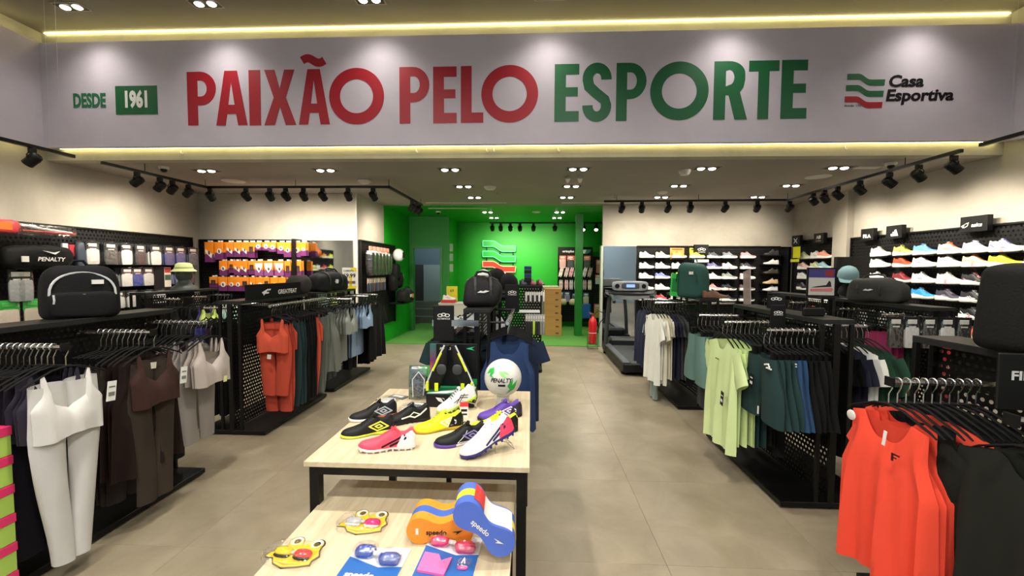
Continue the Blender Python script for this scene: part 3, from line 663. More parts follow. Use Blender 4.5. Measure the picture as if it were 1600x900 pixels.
def mk_bra(seed, ln=.30, hw=.152, deep=.17):
    def zt(s, fr):
        a = abs(s); k = sstep(.66, .82, a)
        return (-.115-(deep*(1-.45*a) if fr > 0 else .09)) *(1-k)+(-.115)*k
    def w(v): return hw*(1-.06*(1-v)) if v < .45 else hw*(1-.30*sstep(.45, .75, v))
    return sheet(w, -.112-ln, zt, .016 if seed < 10 else .04, .002 if seed < 10 else .004, seed, 20, 16, hemwave=.008)
def legs(seed, ln, wtop, wh, wleg, whem, top=-.16, d=.022, rise=.24, inn0=1):
    rnd = random.Random(seed); m = MB(); n = 12
    if seed < 10: d *= .5
    for s in (-1, 1):
        rows = []
        for i in range(13):
            q = i/12; z = top-ln*q
            if q*ln < rise: k = q*ln/rise; o = wtop+(wh-wtop)*k; inn = -.004
            else: k = (q*ln-rise)/(ln-rise); o = wh+(wleg-wh)*k; inn = (wleg-whem)*k*.9*inn0+.004
            c, h = (o+inn)/2, (o-inn)/2; sw = .012*math.sin(q*5+seed+s)
            rows.append([(s*c+h*math.cos(a)+sw*q, d*math.sin(a)*(1+.3*q)+.005*math.sin(2*a+7*q+seed), z+.004*math.sin(5*q+a)) for a in [2*PI*j/n for j in range(n)]])
        m.quadstrip(rows, True, False)
    return m
def mk_legg(seed): return legs(seed, .86, .145, .15, .085, .05, d=.03, inn0=0) if seed == 11 else legs(seed, .82, .125, .15, .115, .10, inn0=0)
def mk_legl(seed): return legs(seed, .66, .125, .155, .13, .11, inn0=0)
def mk_shorts(seed): return legs(seed, .40, .15, .215, .25, .22, d=.035, rise=.22)
def mk_skirt(seed): return legs(seed, .5, .13, .18, .19, .18, d=.03)
GM = {'tee': mk_tee, 'long': mk_long, 'tank': mk_tank, 'bra': mk_bra, 'leggings': mk_legg, 'capri': mk_legl, 'shorts': mk_shorts, 'skirt': mk_skirt}
GN = {'tee': 'tshirt', 'long': 'long_sleeve_top', 'tank': 'tank_top', 'bra': 'sports_bra', 'leggings': 'leggings', 'capri': 'capri_leggings', 'shorts': 'shorts', 'skirt': 'skirt'}
GL = {'tee': 't-shirt', 'long': 'long sleeve top', 'tank': 'tank top', 'bra': 'sports bra', 'leggings': 'leggings', 'capri': 'capri leggings', 'shorts': 'shorts', 'skirt': 'skirt'}
def hook_mb():
    r = .017; pts = [(r*math.cos(a), 0, r*math.sin(a)) for a in [PI*1.15-1.25*PI*k/9 for k in range(10)]]
    return MB().tube(pts[:1]+pts[1:]+[(.012, 0, -.022), (0, 0, -.045), (0, 0, -.09)], .0024, 5)
def bar_mb(): return MB().tube([(-.185, 0, -.158), (-.16, 0, -.142), (-.06, 0, -.098), (0, 0, -.088), (.06, 0, -.098), (.16, 0, -.142), (.185, 0, -.158)], [.004, .006, .006, .007, .006, .006, .004], 6, .7)
def clipbar_mb():
    m = MB().tube([(-.16, 0, -.125), (-.02, 0, -.108), (0, 0, -.088), (.02, 0, -.108), (.16, 0, -.125)], .006, 5)
    for s in (-1, 1): m.box(s*.11-.012, s*.11+.012, -.012, .012, -.175, -.115)
    return m
HNG = M('#040405', .8, name='hanger_plastic')
def hanger(loc, rz, lab, grp, clip=False):
    t = thing('clothes_hanger', lab, 'hanger', loc, rz, grp)
    part('hk', hook_mb, 'hook', CHR, t); part('hb2' if clip else 'hb', clipbar_mb if clip else bar_mb, 'shoulder_bar' if not clip else 'clip_bar', HNG, t)
def garment(kind, col, loc, rz, lab, grp=None, seed=0, extra=None, lining=None):
    sd = seed if seed >= 10 else seed % 4
    t = tag(part((kind, sd), lambda: GM[kind](sd), GN[kind], cloth(col), None, True, loc, (0, 0, rz)), lab, {'tee': 'shirt', 'long': 'shirt', 'tank': 'tank top', 'bra': 'sports bra', 'leggings': 'leggings', 'capri': 'leggings', 'shorts': 'shorts', 'skirt': 'skirt'}[kind], grp)
    return t
def htag(parent, x, y, z, col='#e8e8e4', w=.022, h=.05, name='hang_tag'):
    part(('htag', w, h), lambda: MB().box(-w, w, -.0015, .0015, -h, h), name, M(col, .5), parent, loc=(x, y, z), rot=(0, .12, 0))
    if h > .03:
        part(('htl', w, h), lambda: MB().box(-w*.7, w*.7, -.0025, -.0015, -h*.5, -h*.1).box(-w*.7, w*.7, -.0025, -.0015, h*.35, h*.5), 'tag_print', M('#777777', .5) if col != '#141414' else WHT, parent, loc=(x, y, z), rot=(0, .12, 0))
def rail(p0, dirv, n, gap, rz, items, where, start=.03, clipk=('leggings', 'capri', 'shorts', 'skirt'), jitter=.03):
    """items: list of (kind, colour hex, colour word, count[, custom label of first])"""
    i = 0; grp = 'hangers on '+where
    for it in items:
        kind, col, word, cnt = it[:4]
        for k in range(cnt):
            loc = tuple(p0[a]+dirv[a]*(start+gap*i) for a in range(3))
            rz2 = rz+random.uniform(-jitter, jitter)
            lab = it[4] if (len(it) > 4 and k == 0) else '%s %s, %s from front, on %s' % (word, GL[kind], ORD[min(i, 23)], where)
            g = garment(kind, col, loc, rz2, lab, 'clothes on '+where, seed=(10+i if (i == 0 or len(it) > 4 and k == 0) else i))
            hanger(loc, rz2, 'black hanger, %s from front on %s' % (ORD[min(i, 23)], where), grp, kind in clipk)
            if len(it) > 5 and k == 0: it[5](g)
            i += 1
# ------------------------------------------------------------------ gondola
def gondola(x, y0, y1, lab, arms_r=(), arms_l=(), arm_z=1.115, armlen=.47, top=1.2, width=.61, tw=.2, holes=.033, railr=None, name='gondola_rack'):
    L = y1-y0; t = thing(name, lab, 'clothes rack', (x, y0, 0))
    part(('gb', round(L,2), width), lambda: MB().cbox(-width/2, width/2, 0, L, .012, .045, .003), 'base', BLK, t)
    for sx in (-1, 1):
        for yy in (.06, L-.06): part('gf', lambda: MB().lathe([(.02, 0), (.025, .013)], 10), 'foot', BLKP, t, loc=(sx*(width/2-.05), yy, 0))
    for yy in (.01, L-.01):
        for sx in (-1, 1): part(('gp', top), lambda: MB().cbox(-.012, .012, -.01, .01, .045, top-.03, .002), 'post', BLK, t, loc=(sx*(tw/2-.012), yy, 0))
        part(('gpc', top), lambda: MB().box(-.02, .02, -.01, .01, .045, top-.03), 'upright', BLK, t, loc=(0, yy, 0))
    perf(L-.04, top-.1, t, (0, .02, .05), PI/2, holes)
    part(('gt', round(L,2), tw), lambda: MB().cbox(-tw/2, tw/2, 0, L, -.03, 0, .002), 'top_shelf', M('#232323', .4, name='shelf_black'), t, loc=(0, 0, top))
    for arms, s in ((arms_r, 1), (arms_l, -1)):
        for ay in arms:
            if isinstance(ay, tuple): ay, armlen_ = ay
            else: armlen_ = armlen
            a = part(('arm', s, armlen_), lambda: MB().tube([(0, 0, 0), (s*armlen_, 0, 0)], .011, 8), 'arm', CHR, t, loc=(0, ay-y0, arm_z))
            part(('armt', s, armlen_), lambda: MB().box(s*armlen_-.004, s*armlen_+.004, -.02, .02, -.016, .02), 'end_plate', BLKP, a)
    return t
def yrail(x, y0, y1, z, parent, px, py, name='hang_rail'):
    a = part(('yr', round(y1-y0, 2)), lambda: MB().tube([(0, 0, 0), (0, y1-y0, 0)], .014, 8), name, CHR, parent, loc=(x-px, y0-py, z))
    for yy in (.05, y1-y0-.05): part(('yb', round(px-x, 2)), lambda: MB().tube([(0, 0, 0), (px-x, 0, .0)], .009, 6), 'bracket', BLK, a, loc=(0, yy, 0))
def olyplate(x, y, z, rz, lab, w=.15, h=.26, word='OLYMPIKUS', tilt=0, logo='rings'):
    t = thing('brand_plate', lab, 'sign', (x, y, z), rz, rot=(tilt, 0, rz))
    part(('opl', w, h), lambda: MB().cbox(-w/2, w/2, -.006, .006, 0, h, .004), 'plate', BLKP, t)
    if logo == 'rings':
        for s in (-1, 0, 1): shape([circ(s*w*.17, 0, w*.13, 20, w*.085), circ(s*w*.17, 0, w*.09, 20, w*.05)], WHT, t, (0, -.0075, h*.72+(w*.035 if s == 0 else 0)), ext=.0005, name='ring')
    if word: txt(word, w*.085, WHT, t, (0, -.0075, h*.72-w*.17), bold=.01, name='lettering')
    return t
# ------------------------------------------------------------------ display tables
def table(x0, x1, y0, y1, z, lab, leg=.04, th=.022):
    t = thing('display_table', lab, 'table', (x0, y0, 0)); W, D = x1-x0, y1-y0
    part(None, lambda: MB().cbox(0, W, 0, D, z-th, z, .0015), 'tabletop', OAK, t)
    for x in (.012, W-leg-.012):
        for y in (.02, D-leg-.02): part(('tl', z), lambda: MB().cbox(0, leg, 0, leg, 0, z-th, .0015), 'leg', BLK, t, loc=(x, y, 0))
    for y in (.02, D-leg-.02): part(('tr', W, leg), lambda: MB().box(leg+.012, W-leg-.012, 0, leg, -leg, 0), 'rail', BLK, t, loc=(0, y, z-th))
    for x in (.012, W-leg-.012): part(('ts', D, leg), lambda: MB().box(0, leg, leg+.02, D-leg-.02, -leg, 0), 'rail', BLK, t, loc=(x, 0, z-th))
    part(('tm', D), lambda: MB().box(0, .03, .06, D-.06, -.035, 0), 'cross_bar', BLK, t, loc=(W*.42, 0, z-th))
    part(None, lambda: MB().box(0, .03, 0, .03, 0, z-th-.035), 'middle_leg', BLK, t, loc=(W*.42, D-.06, 0))
    return t
table(-.91, .0, 1.60, 2.62, .72, 'upper display table with pale oak top and black steel frame holding soccer shoes')
table(-.865, -.06, .80, 1.83, .53, 'lower nesting display table with pale oak top holding swim goggles')
D2 = math.radians
S_ = lambda lab, h, rz, **k: shoe(lab, h, D2(rz), side=k.pop('side', 1), L=k.pop('L', .235), group=None, **k)
Z = .7205
S_('black indoor soccer shoe with grey double diamond and orange white sole', (-.71, 2.15, Z), -152, kd='court', up='#17171a', sole='#f0642a', acc='#b9bcc4', logo='dbldiamond', lace='#101012', toe='#f0ece8', edge='#8a8d94')
S_('black indoor soccer shoe with yellow double diamond and yellow green sole', (-.655, 1.94, Z), -154, kd='court', up='#17181a', sole='#d8ec3c', acc='#eef05a', logo='dbldiamond', lace='#101012')
S_('coral pink turf soccer shoe with three black stripes and white studded sole', (-.50, 1.76, Z+.005), -166, kd='turf', up='#ff4d66', sole='#ece7e6', acc='#1a1220', logo='stripes', lace='#f84a62', lining='#ff8a78', heel='#f4eeee')
S_('black turf soccer shoe with white running mark beside the yellow shoe', (-.52, 2.10, Z), -155, kd='turf', up='#141416', sole='#17171a', acc='#eeeae4', logo='runbird', lace='#141414')
S_('bright yellow soccer shoe with white double diamond, black heel and amber sole', (-.335, 2.01, Z), -156, kd='court', up='#e9f016', sole='#c9a81c', acc='#f4f4f2', logo='dbldiamond', lace='#dbe616', heel='#141414', tongue='#cfe93a')
S_('black indoor soccer shoe with violet double diamond and white purple sole', (-.20, 1.86, Z), -157, kd='court', up='#151518', sole='#e8e4f2', acc='#8d86c4', logo='dbldiamond', lace='#101012', toe='#5a3aa0', edge='#e8e8ee')
S_('yellow and black soccer shoe with white double diamond behind the white stand shoe', (-.06, 1.98, Z), -174, kd='court', up='#e4ec18', sole='#17171a', acc='#f4f4f2', logo='dbldiamond', lace='#d9e618', heel='#141414')
S_('purple indoor soccer shoe with white double diamond near the table edge', (-.05, 2.185, Z), -158, kd='court', up='#5c3aa4', sole='#1c1a22', acc='#f0eef6', logo='dbldiamond', lace='#4a2f8c', lining='#5c3aa4', heel='#2a2536')
S_('white turf soccer shoe with navy and pink stripes tilted on acrylic stand', (-.075, 1.785, Z+.075), -149, kd='turf', up='#f1f0f4', sole='#2a2a78', acc='#24245e', logo='stripes', lace='#e6e6ea', heel='#ff4a6a', lining='#e8e8ea', pitch=D2(18), L=.25)
S_('white spotted soccer cleat with yellow green sole tilted on wire stand', (-.31, 2.30, Z+.06), -142, kd='turf', up='#eef0ee', sole='#c6ec3a', acc='#15151a', logo='cross', lace='#15151a', pitch=D2(14))
ACR = M('#dfe4e8', .08, trans=1, name='clear_acrylic')
def shoestand(loc, rz, lab, m):
    t = thing('shoe_stand', lab, 'shoe stand', loc, rz)
    part('ss1', lambda: MB().tube([(-.045, -.03, 0), (-.05, -.03, .06), (.03, -.03, .03), (.045, -.03, 0)], .0022, 5), 'wire_side', m, t)
    part('ss2', lambda: MB().tube([(-.045, .03, 0), (-.05, .03, .06), (.03, .03, .03), (.045, .03, 0)], .0022, 5), 'wire_side', m, t)
    part('ss3', lambda: MB().tube([(-.05, -.03, .06), (-.05, .03, .06)], .0022, 5).tube([(.03, -.03, .03), (.03, .03, .03)], .0022, 5).tube([(.045, -.03, .002), (.045, .03, .002)], .0022, 5), 'cross_wire', m, t)
shoestand((-.12, 1.765, .7205), D2(31), 'clear acrylic stand under the white navy pink shoe', CHR); shoestand((-.35, 2.27, .7205), D2(38), 'wire stand under the white spotted cleat', CHR)
tt = thing('price_card', 'small red and white price tag card leaning by the yellow shoe', 'price tag', (-.345, 2.13, .7205), rot=(-.2, 0, .1))
part(None, lambda: MB().box(-.022, .022, 0, .002, 0, .055), 'card', WHT, tt); part(None, lambda: MB().box(-.022, .022, -.001, 0, .055, .078).box(-.022, .022, 0, .002, .055, .078), 'red_header', M('#d8343c', .5), tt); part(None, lambda: MB().box(-.016, .016, -.0008, 0, .03, .042).box(-.016, .016, -.0008, 0, .012, .020), 'print', BLKP, tt)
# ball on stand
t = thing('soccer_ball', 'white soccer ball with green splashes and black PENALTY lettering', 'ball', (-.155, 2.33, .883))
bp = [] ; R = .105
part(None, lambda: MB().sup((0,0,0), (R, R, R), 1, 1, 48, 28), 'shell', M('#dedcd6', .35, bump=.08, bscale=60, name='ball_leather'), t, True)
def ball_patch(loops, name, m, lab=None, off=.0012, sub=.006):
    # flat loops (x,z) wrapped on the camera side of the ball
    o = shape(loops, m, t, (0, 0, 0), rot=(0, 0, 0), ext=0, name=name, label=lab)
    me = o.data; bm = bmesh.new(); bm.from_mesh(me); bmesh.ops.triangulate(bm, faces=bm.faces)
    for _ in range(3):
        es = [e for e in bm.edges if e.calc_length() > sub]
        if es: bmesh.ops.subdivide_edges(bm, edges=es, cuts=1); bmesh.ops.triangulate(bm, faces=bm.faces)
    for v in bm.verts:
        x, z = v.co.x, v.co.y; a, b = x/R, z/R; r2 = math.hypot(a, b)
        k = math.sin(min(r2, 1.5))/r2 if r2 > 1e-6 else 1; v.co = Vector((a*k, -math.cos(min(r2, 1.5)), b*k))*(R+off)
    bm.to_mesh(me); bm.free(); me.update(); return o
GRB = M('#2fb54a', .4, name='ball_green'); LGB = M('#8fe37c', .4)
ball_patch([[(-.085, .075), (-.05, .085), (-.045, .05), (-.06, .035), (-.04, .02), (-.075, .03), (-.07, .05), (-.1, .04)]], 'green_splash', GRB)
ball_patch([[(-.02, .055), (.02, .06), (.045, .04), (.01, .045), (.03, .02), (-.005, .035)]], 'green_splash', LGB)
ball_patch([[(.03, -.02), (.065, .02), (.06, -.02), (.095, .01), (.075, -.05), (.05, -.06), (.02, -.08), (.045, -.045)]], 'green_splash', GRB)
ball_patch([[(-.05, -.07), (-.02, -.085), (.03, -.095), (.0, -.085)]], 'green_splash', GRB)
for a0 in range(5):
    a = a0*2*PI/5+.3; c, s = math.cos(a), math.sin(a); c2, s2 = math.cos(a+2*PI/5), math.sin(a+2*PI/5); r1 = .05
    rb = ribbon([(r1*c, r1*s), (r1*1.9*c, r1*1.9*s)], .0012); ball_patch([[tuple(p) for p, q in rb]+[tuple(q) for p, q in reversed(rb)]], 'seam', M('#b5b3ae', .6), off=.0006)
    rb = ribbon([(r1*c, r1*s), (r1*c2, r1*s2)], .0012); ball_patch([[tuple(p) for p, q in rb]+[tuple(q) for p, q in reversed(rb)]], 'seam', M('#b5b3ae', .6), off=.0006)
def ball_text(s, h, x, z, m, bold=.03, xs=.9, shear=.25):
    o = txt(s, h, m, t, (0, 0, 0), rot=(0, 0, 0), bold=bold, shear=shear, ext=0, name='lettering', label='word '+s+' on the ball'); me = o.data.copy(); o.data = me; o.material_slots[0].link = 'OBJECT'; o.material_slots[0].material = m
    bm = bmesh.new(); bm.from_mesh(me); bmesh.ops.triangulate(bm, faces=bm.faces); sc = h*1.38
    for _ in range(3):
        es = [e for e in bm.edges if e.calc_length()*sc > .009]
        if es: bmesh.ops.subdivide_edges(bm, edges=es, cuts=1); bmesh.ops.triangulate(bm, faces=bm.faces)
    for v in bm.verts:
        a, b = (v.co.x*sc*xs+x)/R, (v.co.y*sc+z)/R; r2 = math.hypot(a, b); k = math.sin(r2)/r2 if r2 > 1e-6 else 1; v.co = Vector((a*k, -math.cos(r2), b*k))*(R+.0018)
    bm.to_mesh(me); bm.free(); o.scale = (1, 1, 1)
ball_text('PENALTY', .023, -.005, .008, M('#17171b', .5))
ball_patch([[(-.02, -.012), (.02, -.012), (.02, -.024), (-.02, -.024)]], 'badge', BLKP)
t = tag(part(None, lambda: MB().lathe([(.045, 0), (.042, .004), (.036, .03), (.04, .062), (.038, .062), (.034, .03), (.038, .004)], 22), 'ball_stand', M('#e8eaec', .15, alpha=.5, name='frosted_plastic'), loc=(-.155, 2.33, .7205)), 'clear plastic ring stand under the soccer ball', 'stand')
# open box with shin guards
t = thing('product_box', 'open black and green sports box with upright printed back panel', 'box', (-.45, 2.37, .7205), D2(1))
part(None, lambda: MB().cbox(-.135, .135, -.09, .07, 0, .075, .002), 'box_body', M('#17171b', .4), t)
part(None, lambda: MB().box(-.132, .132, -.087, .067, .075, .078), 'green_insert', M('#1d7c4c', .4), t)
part(None, lambda: MB().prism([(-.13, -.085), (-.02, -.085), (.13, .03), (.13, .045)], .078, .0795), 'white_stripe', WHT, t)
part(None, lambda: MB().cbox(-.15, .135, .074, .084, .0, .33, .002), 'back_panel', M('#101215', .35), t)
def grad():
    m = bpy.data.materials.new('flame_print'); m.use_nodes = True; nt = m.node_tree; N = nt.nodes.new; L = nt.links.new
    tc = N('ShaderNodeTexCoord'); sp = N('ShaderNodeSeparateXYZ'); cr = N('ShaderNodeValToRGB'); e = cr.color_ramp
    e.elements[0].position = 0; e.elements[0].color = (*lin('#7a2a66'), 1); e.elements[1].position = 1; e.elements[1].color = (*lin('#1d6f62'), 1)
    for p, c in ((.3, '#f08436'), (.6, '#7a2f6a')): x = e.elements.new(p); x.color = (*lin(c), 1)
    L(tc.outputs['Generated'], sp.inputs[0]); L(sp.outputs[2], cr.inputs[0]); L(cr.outputs[0], nt.nodes['Principled BSDF'].inputs['Base Color']); return m
part(None, lambda: MB().box(-.149, -.112, .0725, .074, .075, .328), 'flame_print', grad(), t)
part(None, lambda: MB().box(.09, .134, .0725, .074, .08, .12).box(.05, .134, .0725, .074, .08, .09), 'green_print', M('#23905c', .4), t)
txt('PENALTY', .014, WHT, t, (-.05, .0725, .30), bold=.03, shear=.2, label='white brand word on the panel'); shape([[(0,0),(.05,.012),(.03,.0),(.05,-.012),(.03,-.008),(.0,-.002)]], M('#35c27c', .4), t, (.07, .0725, .303), name='emblem')
txt('PENALTY', .014, WHT, t, (.05, -.092, .033), bold=.03, shear=.2, label='white brand word on the box front'); shape([[(0, .012), (.03, .008), (.05, -.022), (.015, -.008)], [(.035, .01), (.05, .0), (.055, -.014), (.048, .006)]], WHT, t, (-.08, -.092, .045), name='emblem')
t = thing('shin_guards', 'pair of black shin guards with yellow piping leaning in an A shape', 'shin guard', (-.46, 2.37, .8005))
for s in (-1, 1):
    def guard(s=s):
        rows = []
        for i in range(13):
            q = i/12; cx = s*(.098-.085*q**1.15); w = .036+.020*math.sin(PI*min(1, q*1.1))-.024*q; z = .01+.25*q
            rows.append([(cx+w*math.cos(a), -.02+.022*math.sin(a)-.01*q, z) for a in [2*PI*k/14 for k in range(14)]])
        return MB().quadstrip(rows, True, True)
    g = part(None, guard, 'guard_shell', M('#121214', .6, bump=.3, bscale=60), t, True)
    part(None, lambda: MB().tube([(s*(.098-.085*(i/12)**1.15+.046-.028*i/12), -.035, .01+.25*i/12) for i in range(13)], .005, 5), 'piping', M('#d9dcdc', .5), g)
    part(None, lambda: MB().tube([(s*(.098-.085*(i/12)**1.15+.040-.026*i/12), -.043, .01+.25*i/12) for i in range(5, 11)], .006, 5), 'yellow_piping', M('#e6ee20', .5), g)
    part(None, lambda: MB().box(s*.075-.010, s*.075+.010, -.05, -.042, .0, .045).box(s*.128-.007, s*.128+.007, -.05, -.03, .0, .05), 'yellow_strap', M('#e6ee20', .5), g)
    part(None, lambda: MB().sup((s*.045, -.050, .125), (.028, .008, .03), .8, .8, 14, 8), 'grey_pad', M('#3a3c40', .6), g, True)
# film packs on the table
def flatpack(x, y, rz, lab, w=.11, d=.15):
    t = thing('packaged_accessory', lab, 'package', (x, y, .7205), rz)
    part(('fp', w), lambda: MB().cbox(-w/2, w/2, d*.1, d/2, 0, .006, .002), 'card', M('#5f6366', .5), t)
    part(('fp1', w), lambda: MB().box(-w*.35, w*.3, d*.22, d*.40, .006, .007), 'label', WHT, t)
    part(('fp2', w), lambda: MB().sup((0, -.05, .013), (w*.48, d*.42, .013), .5, .5, 20, 8, .006, 3), 'film_bag', FILM, t, True)
    part(('fp3', w), lambda: MB().sup((0, -.05, .009), (w*.38, d*.3, .008), .6, .7, 16, 6, .006, 5), 'socks', M('#c9ccce', .8), t, True)
flatpack(-.81, 2.40, D2(-20), 'flat clear package with grey card at the back left of the table'); flatpack(-.65, 2.27, D2(-12), 'flat clear package with grey card in front of the box')
t = thing('packaged_accessory', 'upright clear package with dark grey guards and green header', 'package', (-.66, 2.42, .7205), D2(8), rot=(-.12, 0, .1))
part(None, lambda: MB().cbox(-.062, .062, -.004, .004, .0, .20, .002), 'card', M('#3f5a48', .5), t); part(None, lambda: MB().cbox(.0, .085, -.006, -.003, .13, .195, .002), 'green_header', M('#54a35c', .45), t)
part(None, lambda: MB().sup((0, -.022, .09), (.042, .016, .075), .7, .8, 18, 10, .005, 2), 'guard', M('#4b5054', .5), t, True); part(None, lambda: MB().sup((0, -.02, .10), (.06, .025, .10), .4, .4, 22, 10, .006, 8), 'film_bag', FILM, t, True)
part(None, lambda: MB().tube([(-.03, -.042, .02), (-.035, -.045, .12), (0, -.045, .165), (.035, -.045, .12), (.03, -.042, .03)], .003, 5), 'white_cord', WHT, t)
# ------------------------------------------------------------------ lower table goods
def buoy(loc, rot, c1, cmid, lab, words, extra=None):
    t = thing('pull_buoy', lab, 'pull buoy', loc, rot=rot)
    L_, r1, r0 = .118, .047, .027     # half length, end radius, waist
    zt = lambda x: r0+(r1-r0)*sstep(0, L_-r1, abs(x))
    xs_ = [(-(L_-r1))+2*(L_-r1)*k/16 for k in range(17)]; out = [(x, zt(x)) for x in xs_]
    out += [(L_-r1+r1*math.cos(a), r1*math.sin(a)) for a in [PI/2-PI*k/14 for k in range(1, 14)]]
    out += [(x, -zt(x)) for x in reversed(xs_)]
    out += [(-(L_-r1)+r1*math.cos(a), r1*math.sin(a)) for a in [-PI/2-PI*k/14 for k in range(1, 14)]]
    for a, b, m in ((-.065, -.022, c1), (-.022, .018, cmid), (.018, .06, c1)):
        part(None, lambda: MB().prism(out, a, b, 'xz'), 'foam_layer', M(m, .55, bump=.06, bscale=150), t, smooth=True)
    txt('speedo', .018, words, t, (-.012, -.0662, -.004), bold=.02, label='brand word on the float'); shape([[(0, 0), (.035, .006), (.012, -.009), (.016, -.001)]], words, t, (.045, -.0662, -.001), name='emblem')
    if extra: extra(t, zt, out)
    return t
def ex1(t, zt, out): part(None, lambda: MB().box(-.085, -.075, -.0662, -.065, -.012, .010), 'barcode_sticker', WHT, t)
def ex2(t, zt, out):
    part(None, lambda: MB().quadstrip([[(x, y, zt(x)+.0012) for y in (-.055, .052)] for x in [-.032+.112*k/12 for k in range(13)]]), 'white_label', WHT, t, True)
    part(None, lambda: MB().quadstrip([[(x, y, zt(x)+.0012) for y in (-.04, .052)] for x in [-.085+.053*k/8 for k in range(9)]]), 'red_label', M('#e0413f', .4), t, True)
buoy((-.315, 1.47, .5775), (0, 0, D2(2)), '#ee9426', '#4468c0', 'orange foam pull buoy with blue middle layer lying on the lower table', M('#1b1b1b', .5), ex1)
buoy((-.15, 1.375, .652), (0, D2(40), D2(3)), '#4a6acb', '#f0e12c', 'blue foam pull buoy with yellow layer leaning on the orange one', WHT, ex2)
def swimface(loc, rz, lab, c1, c2, sc=1):
    t = thing('goggle_pack', lab, 'swim goggles', loc, rz, sc=sc)
    face = [(-.085, -.005), (-.06, .018), (-.05, .04)]+[(-.035+.024*math.cos(a), .062+.024*math.sin(a)) for a in [PI*1.05-PI*1.0*k/8 for k in range(9)]]+[(0, .046)]+[(.042+.024*math.cos(a), .062+.024*math.sin(a)) for a in [PI*.95-PI*1.05*k/8 for k in range(9)]]+[(.07, .035), (.085, .012), (.075, -.012), (.08, -.03), (.045, -.045), (0, -.058), (-.04, -.045), (-.06, -.022), (-.088, -.022)]
    part('sf_b', lambda: MB().prism([(x*1.06, z*1.06) for x, z in face], 0, .003), 'dark_border', M('#3d3226', .5), t)
    part('sf_f', lambda: MB().prism(face, .003, .0045), 'yellow_card', M('#f2cf22', .45), t)
    for x in (-.035, .042):
        e = part(('sf_e', x), lambda: MB().prism(circ(x, .064, .021, 20), .0045, .0055), 'eye_white', WHT, t)
        part(('sf_p', x), lambda: MB().prism(circ(x+.003, .062, .012, 16), .0055, .0062), 'pupil', BLKP, e)
    for x, c in ((-.036, c1), (.036, c2)):
        part(('sf_l', x), lambda: MB().sup((x, 0, .012), (.032, .019, .012), .8, .8, 16, 8), 'goggle_cup', M(c, .15, coat=.5), t, True)
        part(('sf_k', x), lambda: MB().sup((x, -.012, .009), (.030, .012, .006), .8, .8, 14, 6), 'gasket', M('#1a1a1a' if c1 == '#e8d21c' else '#d8d8da', .4), t, True)
    part('sf_s', lambda: MB().tube([(-.008, 0, .012), (.008, 0, .014)], .005, 6), 'nose_bridge', M('#d9d9dc', .3), t)
    part('sf_film', lambda: MB().sup((0, -.006, .014), (.094, .055, .017), .35, .5, 26, 8, .003, 4), 'clear_blister', FILM, t, True)
    part('sf_m', lambda: MB().prism([(-.05, -.036), (0, -.043), (.05, -.036), (0, -.049)], .0045, .005), 'mouth_print', M('#c78a1a', .5), t)
swimface((-.625, 1.50, .5305), D2(-4), 'swim goggles with clear grey lenses on yellow big-eyed face card', '#c7cbd0', '#e23a86')
swimface((-.79, 1.32, .5305), D2(-8), 'swim goggles with yellow and red cups on yellow big-eyed face card', '#e8d21c', '#e23a44')
def swimpack(loc, rz, lab, col, second):
    t = thing('goggle_pack', lab, 'swim goggles', loc, rz)
    part('sp_c', lambda: MB().prism([(-.095, -.13), (.095, -.13), (.095, .09), (.03, .09), (.025, .082), (-.03, .082), (-.035, .09), (-.095, .09)], 0, .003), 'card', M('#e9ebf0', .4), t)
    part('sp_bl', lambda: MB().prism([(-.095, -.13), (.095, -.13), (.095, .0), (.02, -.01), (-.095, .03)], .003, .0036), 'blue_print', M('#2563b0', .4), t)
    for x, y in ((-.048, .045), (.045, .02)):
        part(('sp_cup', x), lambda: MB().sup((x, y, .014), (.036, .026, .014), .6, .7, 20, 8, .004, 2, 0, None, 30), 'goggle_cup', M(col, .12, coat=.6), t, True)
        part(('sp_in', x), lambda: MB().sup((x, y-.006, .018), (.026, .016, .016), .8, .8, 18, 8), 'lens', M(second, .1, coat=.6), t, True)
        part(('sp_bub', x), lambda: MB().sup((x, y, .02), (.046, .035, .022), .8, .8, 20, 8, .002, 5), 'clear_blister', FILM, t, True)
    part('sp_nb', lambda: MB().tube([(-.014, .035, .018), (.012, .03, .018)], .007, 6), 'nose_piece', M('#e6e7ea', .3), t)
    txt('4-6', .012, BLKP, t, (.065, .05, .0034), rot=(0, 0, 0), bold=.02, label='small print'); 
    return t
t = swimpack((-.505, 1.29, .5305), D2(-3), 'blue swim goggles on white and blue card at the frame bottom', '#1d3fa8', '#2f53c4')
txt('speedo', .024, WHT, t, (-.025, -.05, .0042), rot=(0, 0, 0), bold=.03, label='brand word on card'); shape([[(-.03, 0), (.05, .022), (.0, -.03), (.01, -.005)]], WHT, t, (0, -.085, .0042), rot=(0, 0, 0), name='emblem')
t = swimpack((-.265, 1.36, .5305), D2(-3), 'pink swim goggles and pink cap on white and blue card', '#f01f62', '#ff3f7c')
part(None, lambda: MB().prism([(-.085, -.10), (.005, -.112), (.012, -.03), (-.02, -.05), (-.035, -.022), (-.085, -.015)], .004, .012), 'pink_cap', M('#ff6fae', .5, bump=.2, bscale=40), t); part(None, lambda: MB().sup((.055, -.05, .008), (.024, .024, .006), .8, .9, 16, 6), 'ear_plug_blister', FILM, t, True); part(None, lambda: MB().sup((.055, -.068, .006), (.018, .01, .004), .8, .9, 14, 6), 'ear_plugs', M('#e0489a', .4), t, True); part(None, lambda: MB().prism([(.047, -.06), (.055, -.03), (.063, -.06), (.058, -.06), (.055, -.04), (.052, -.06)], .013, .015), 'letter_mark', WHT, t)

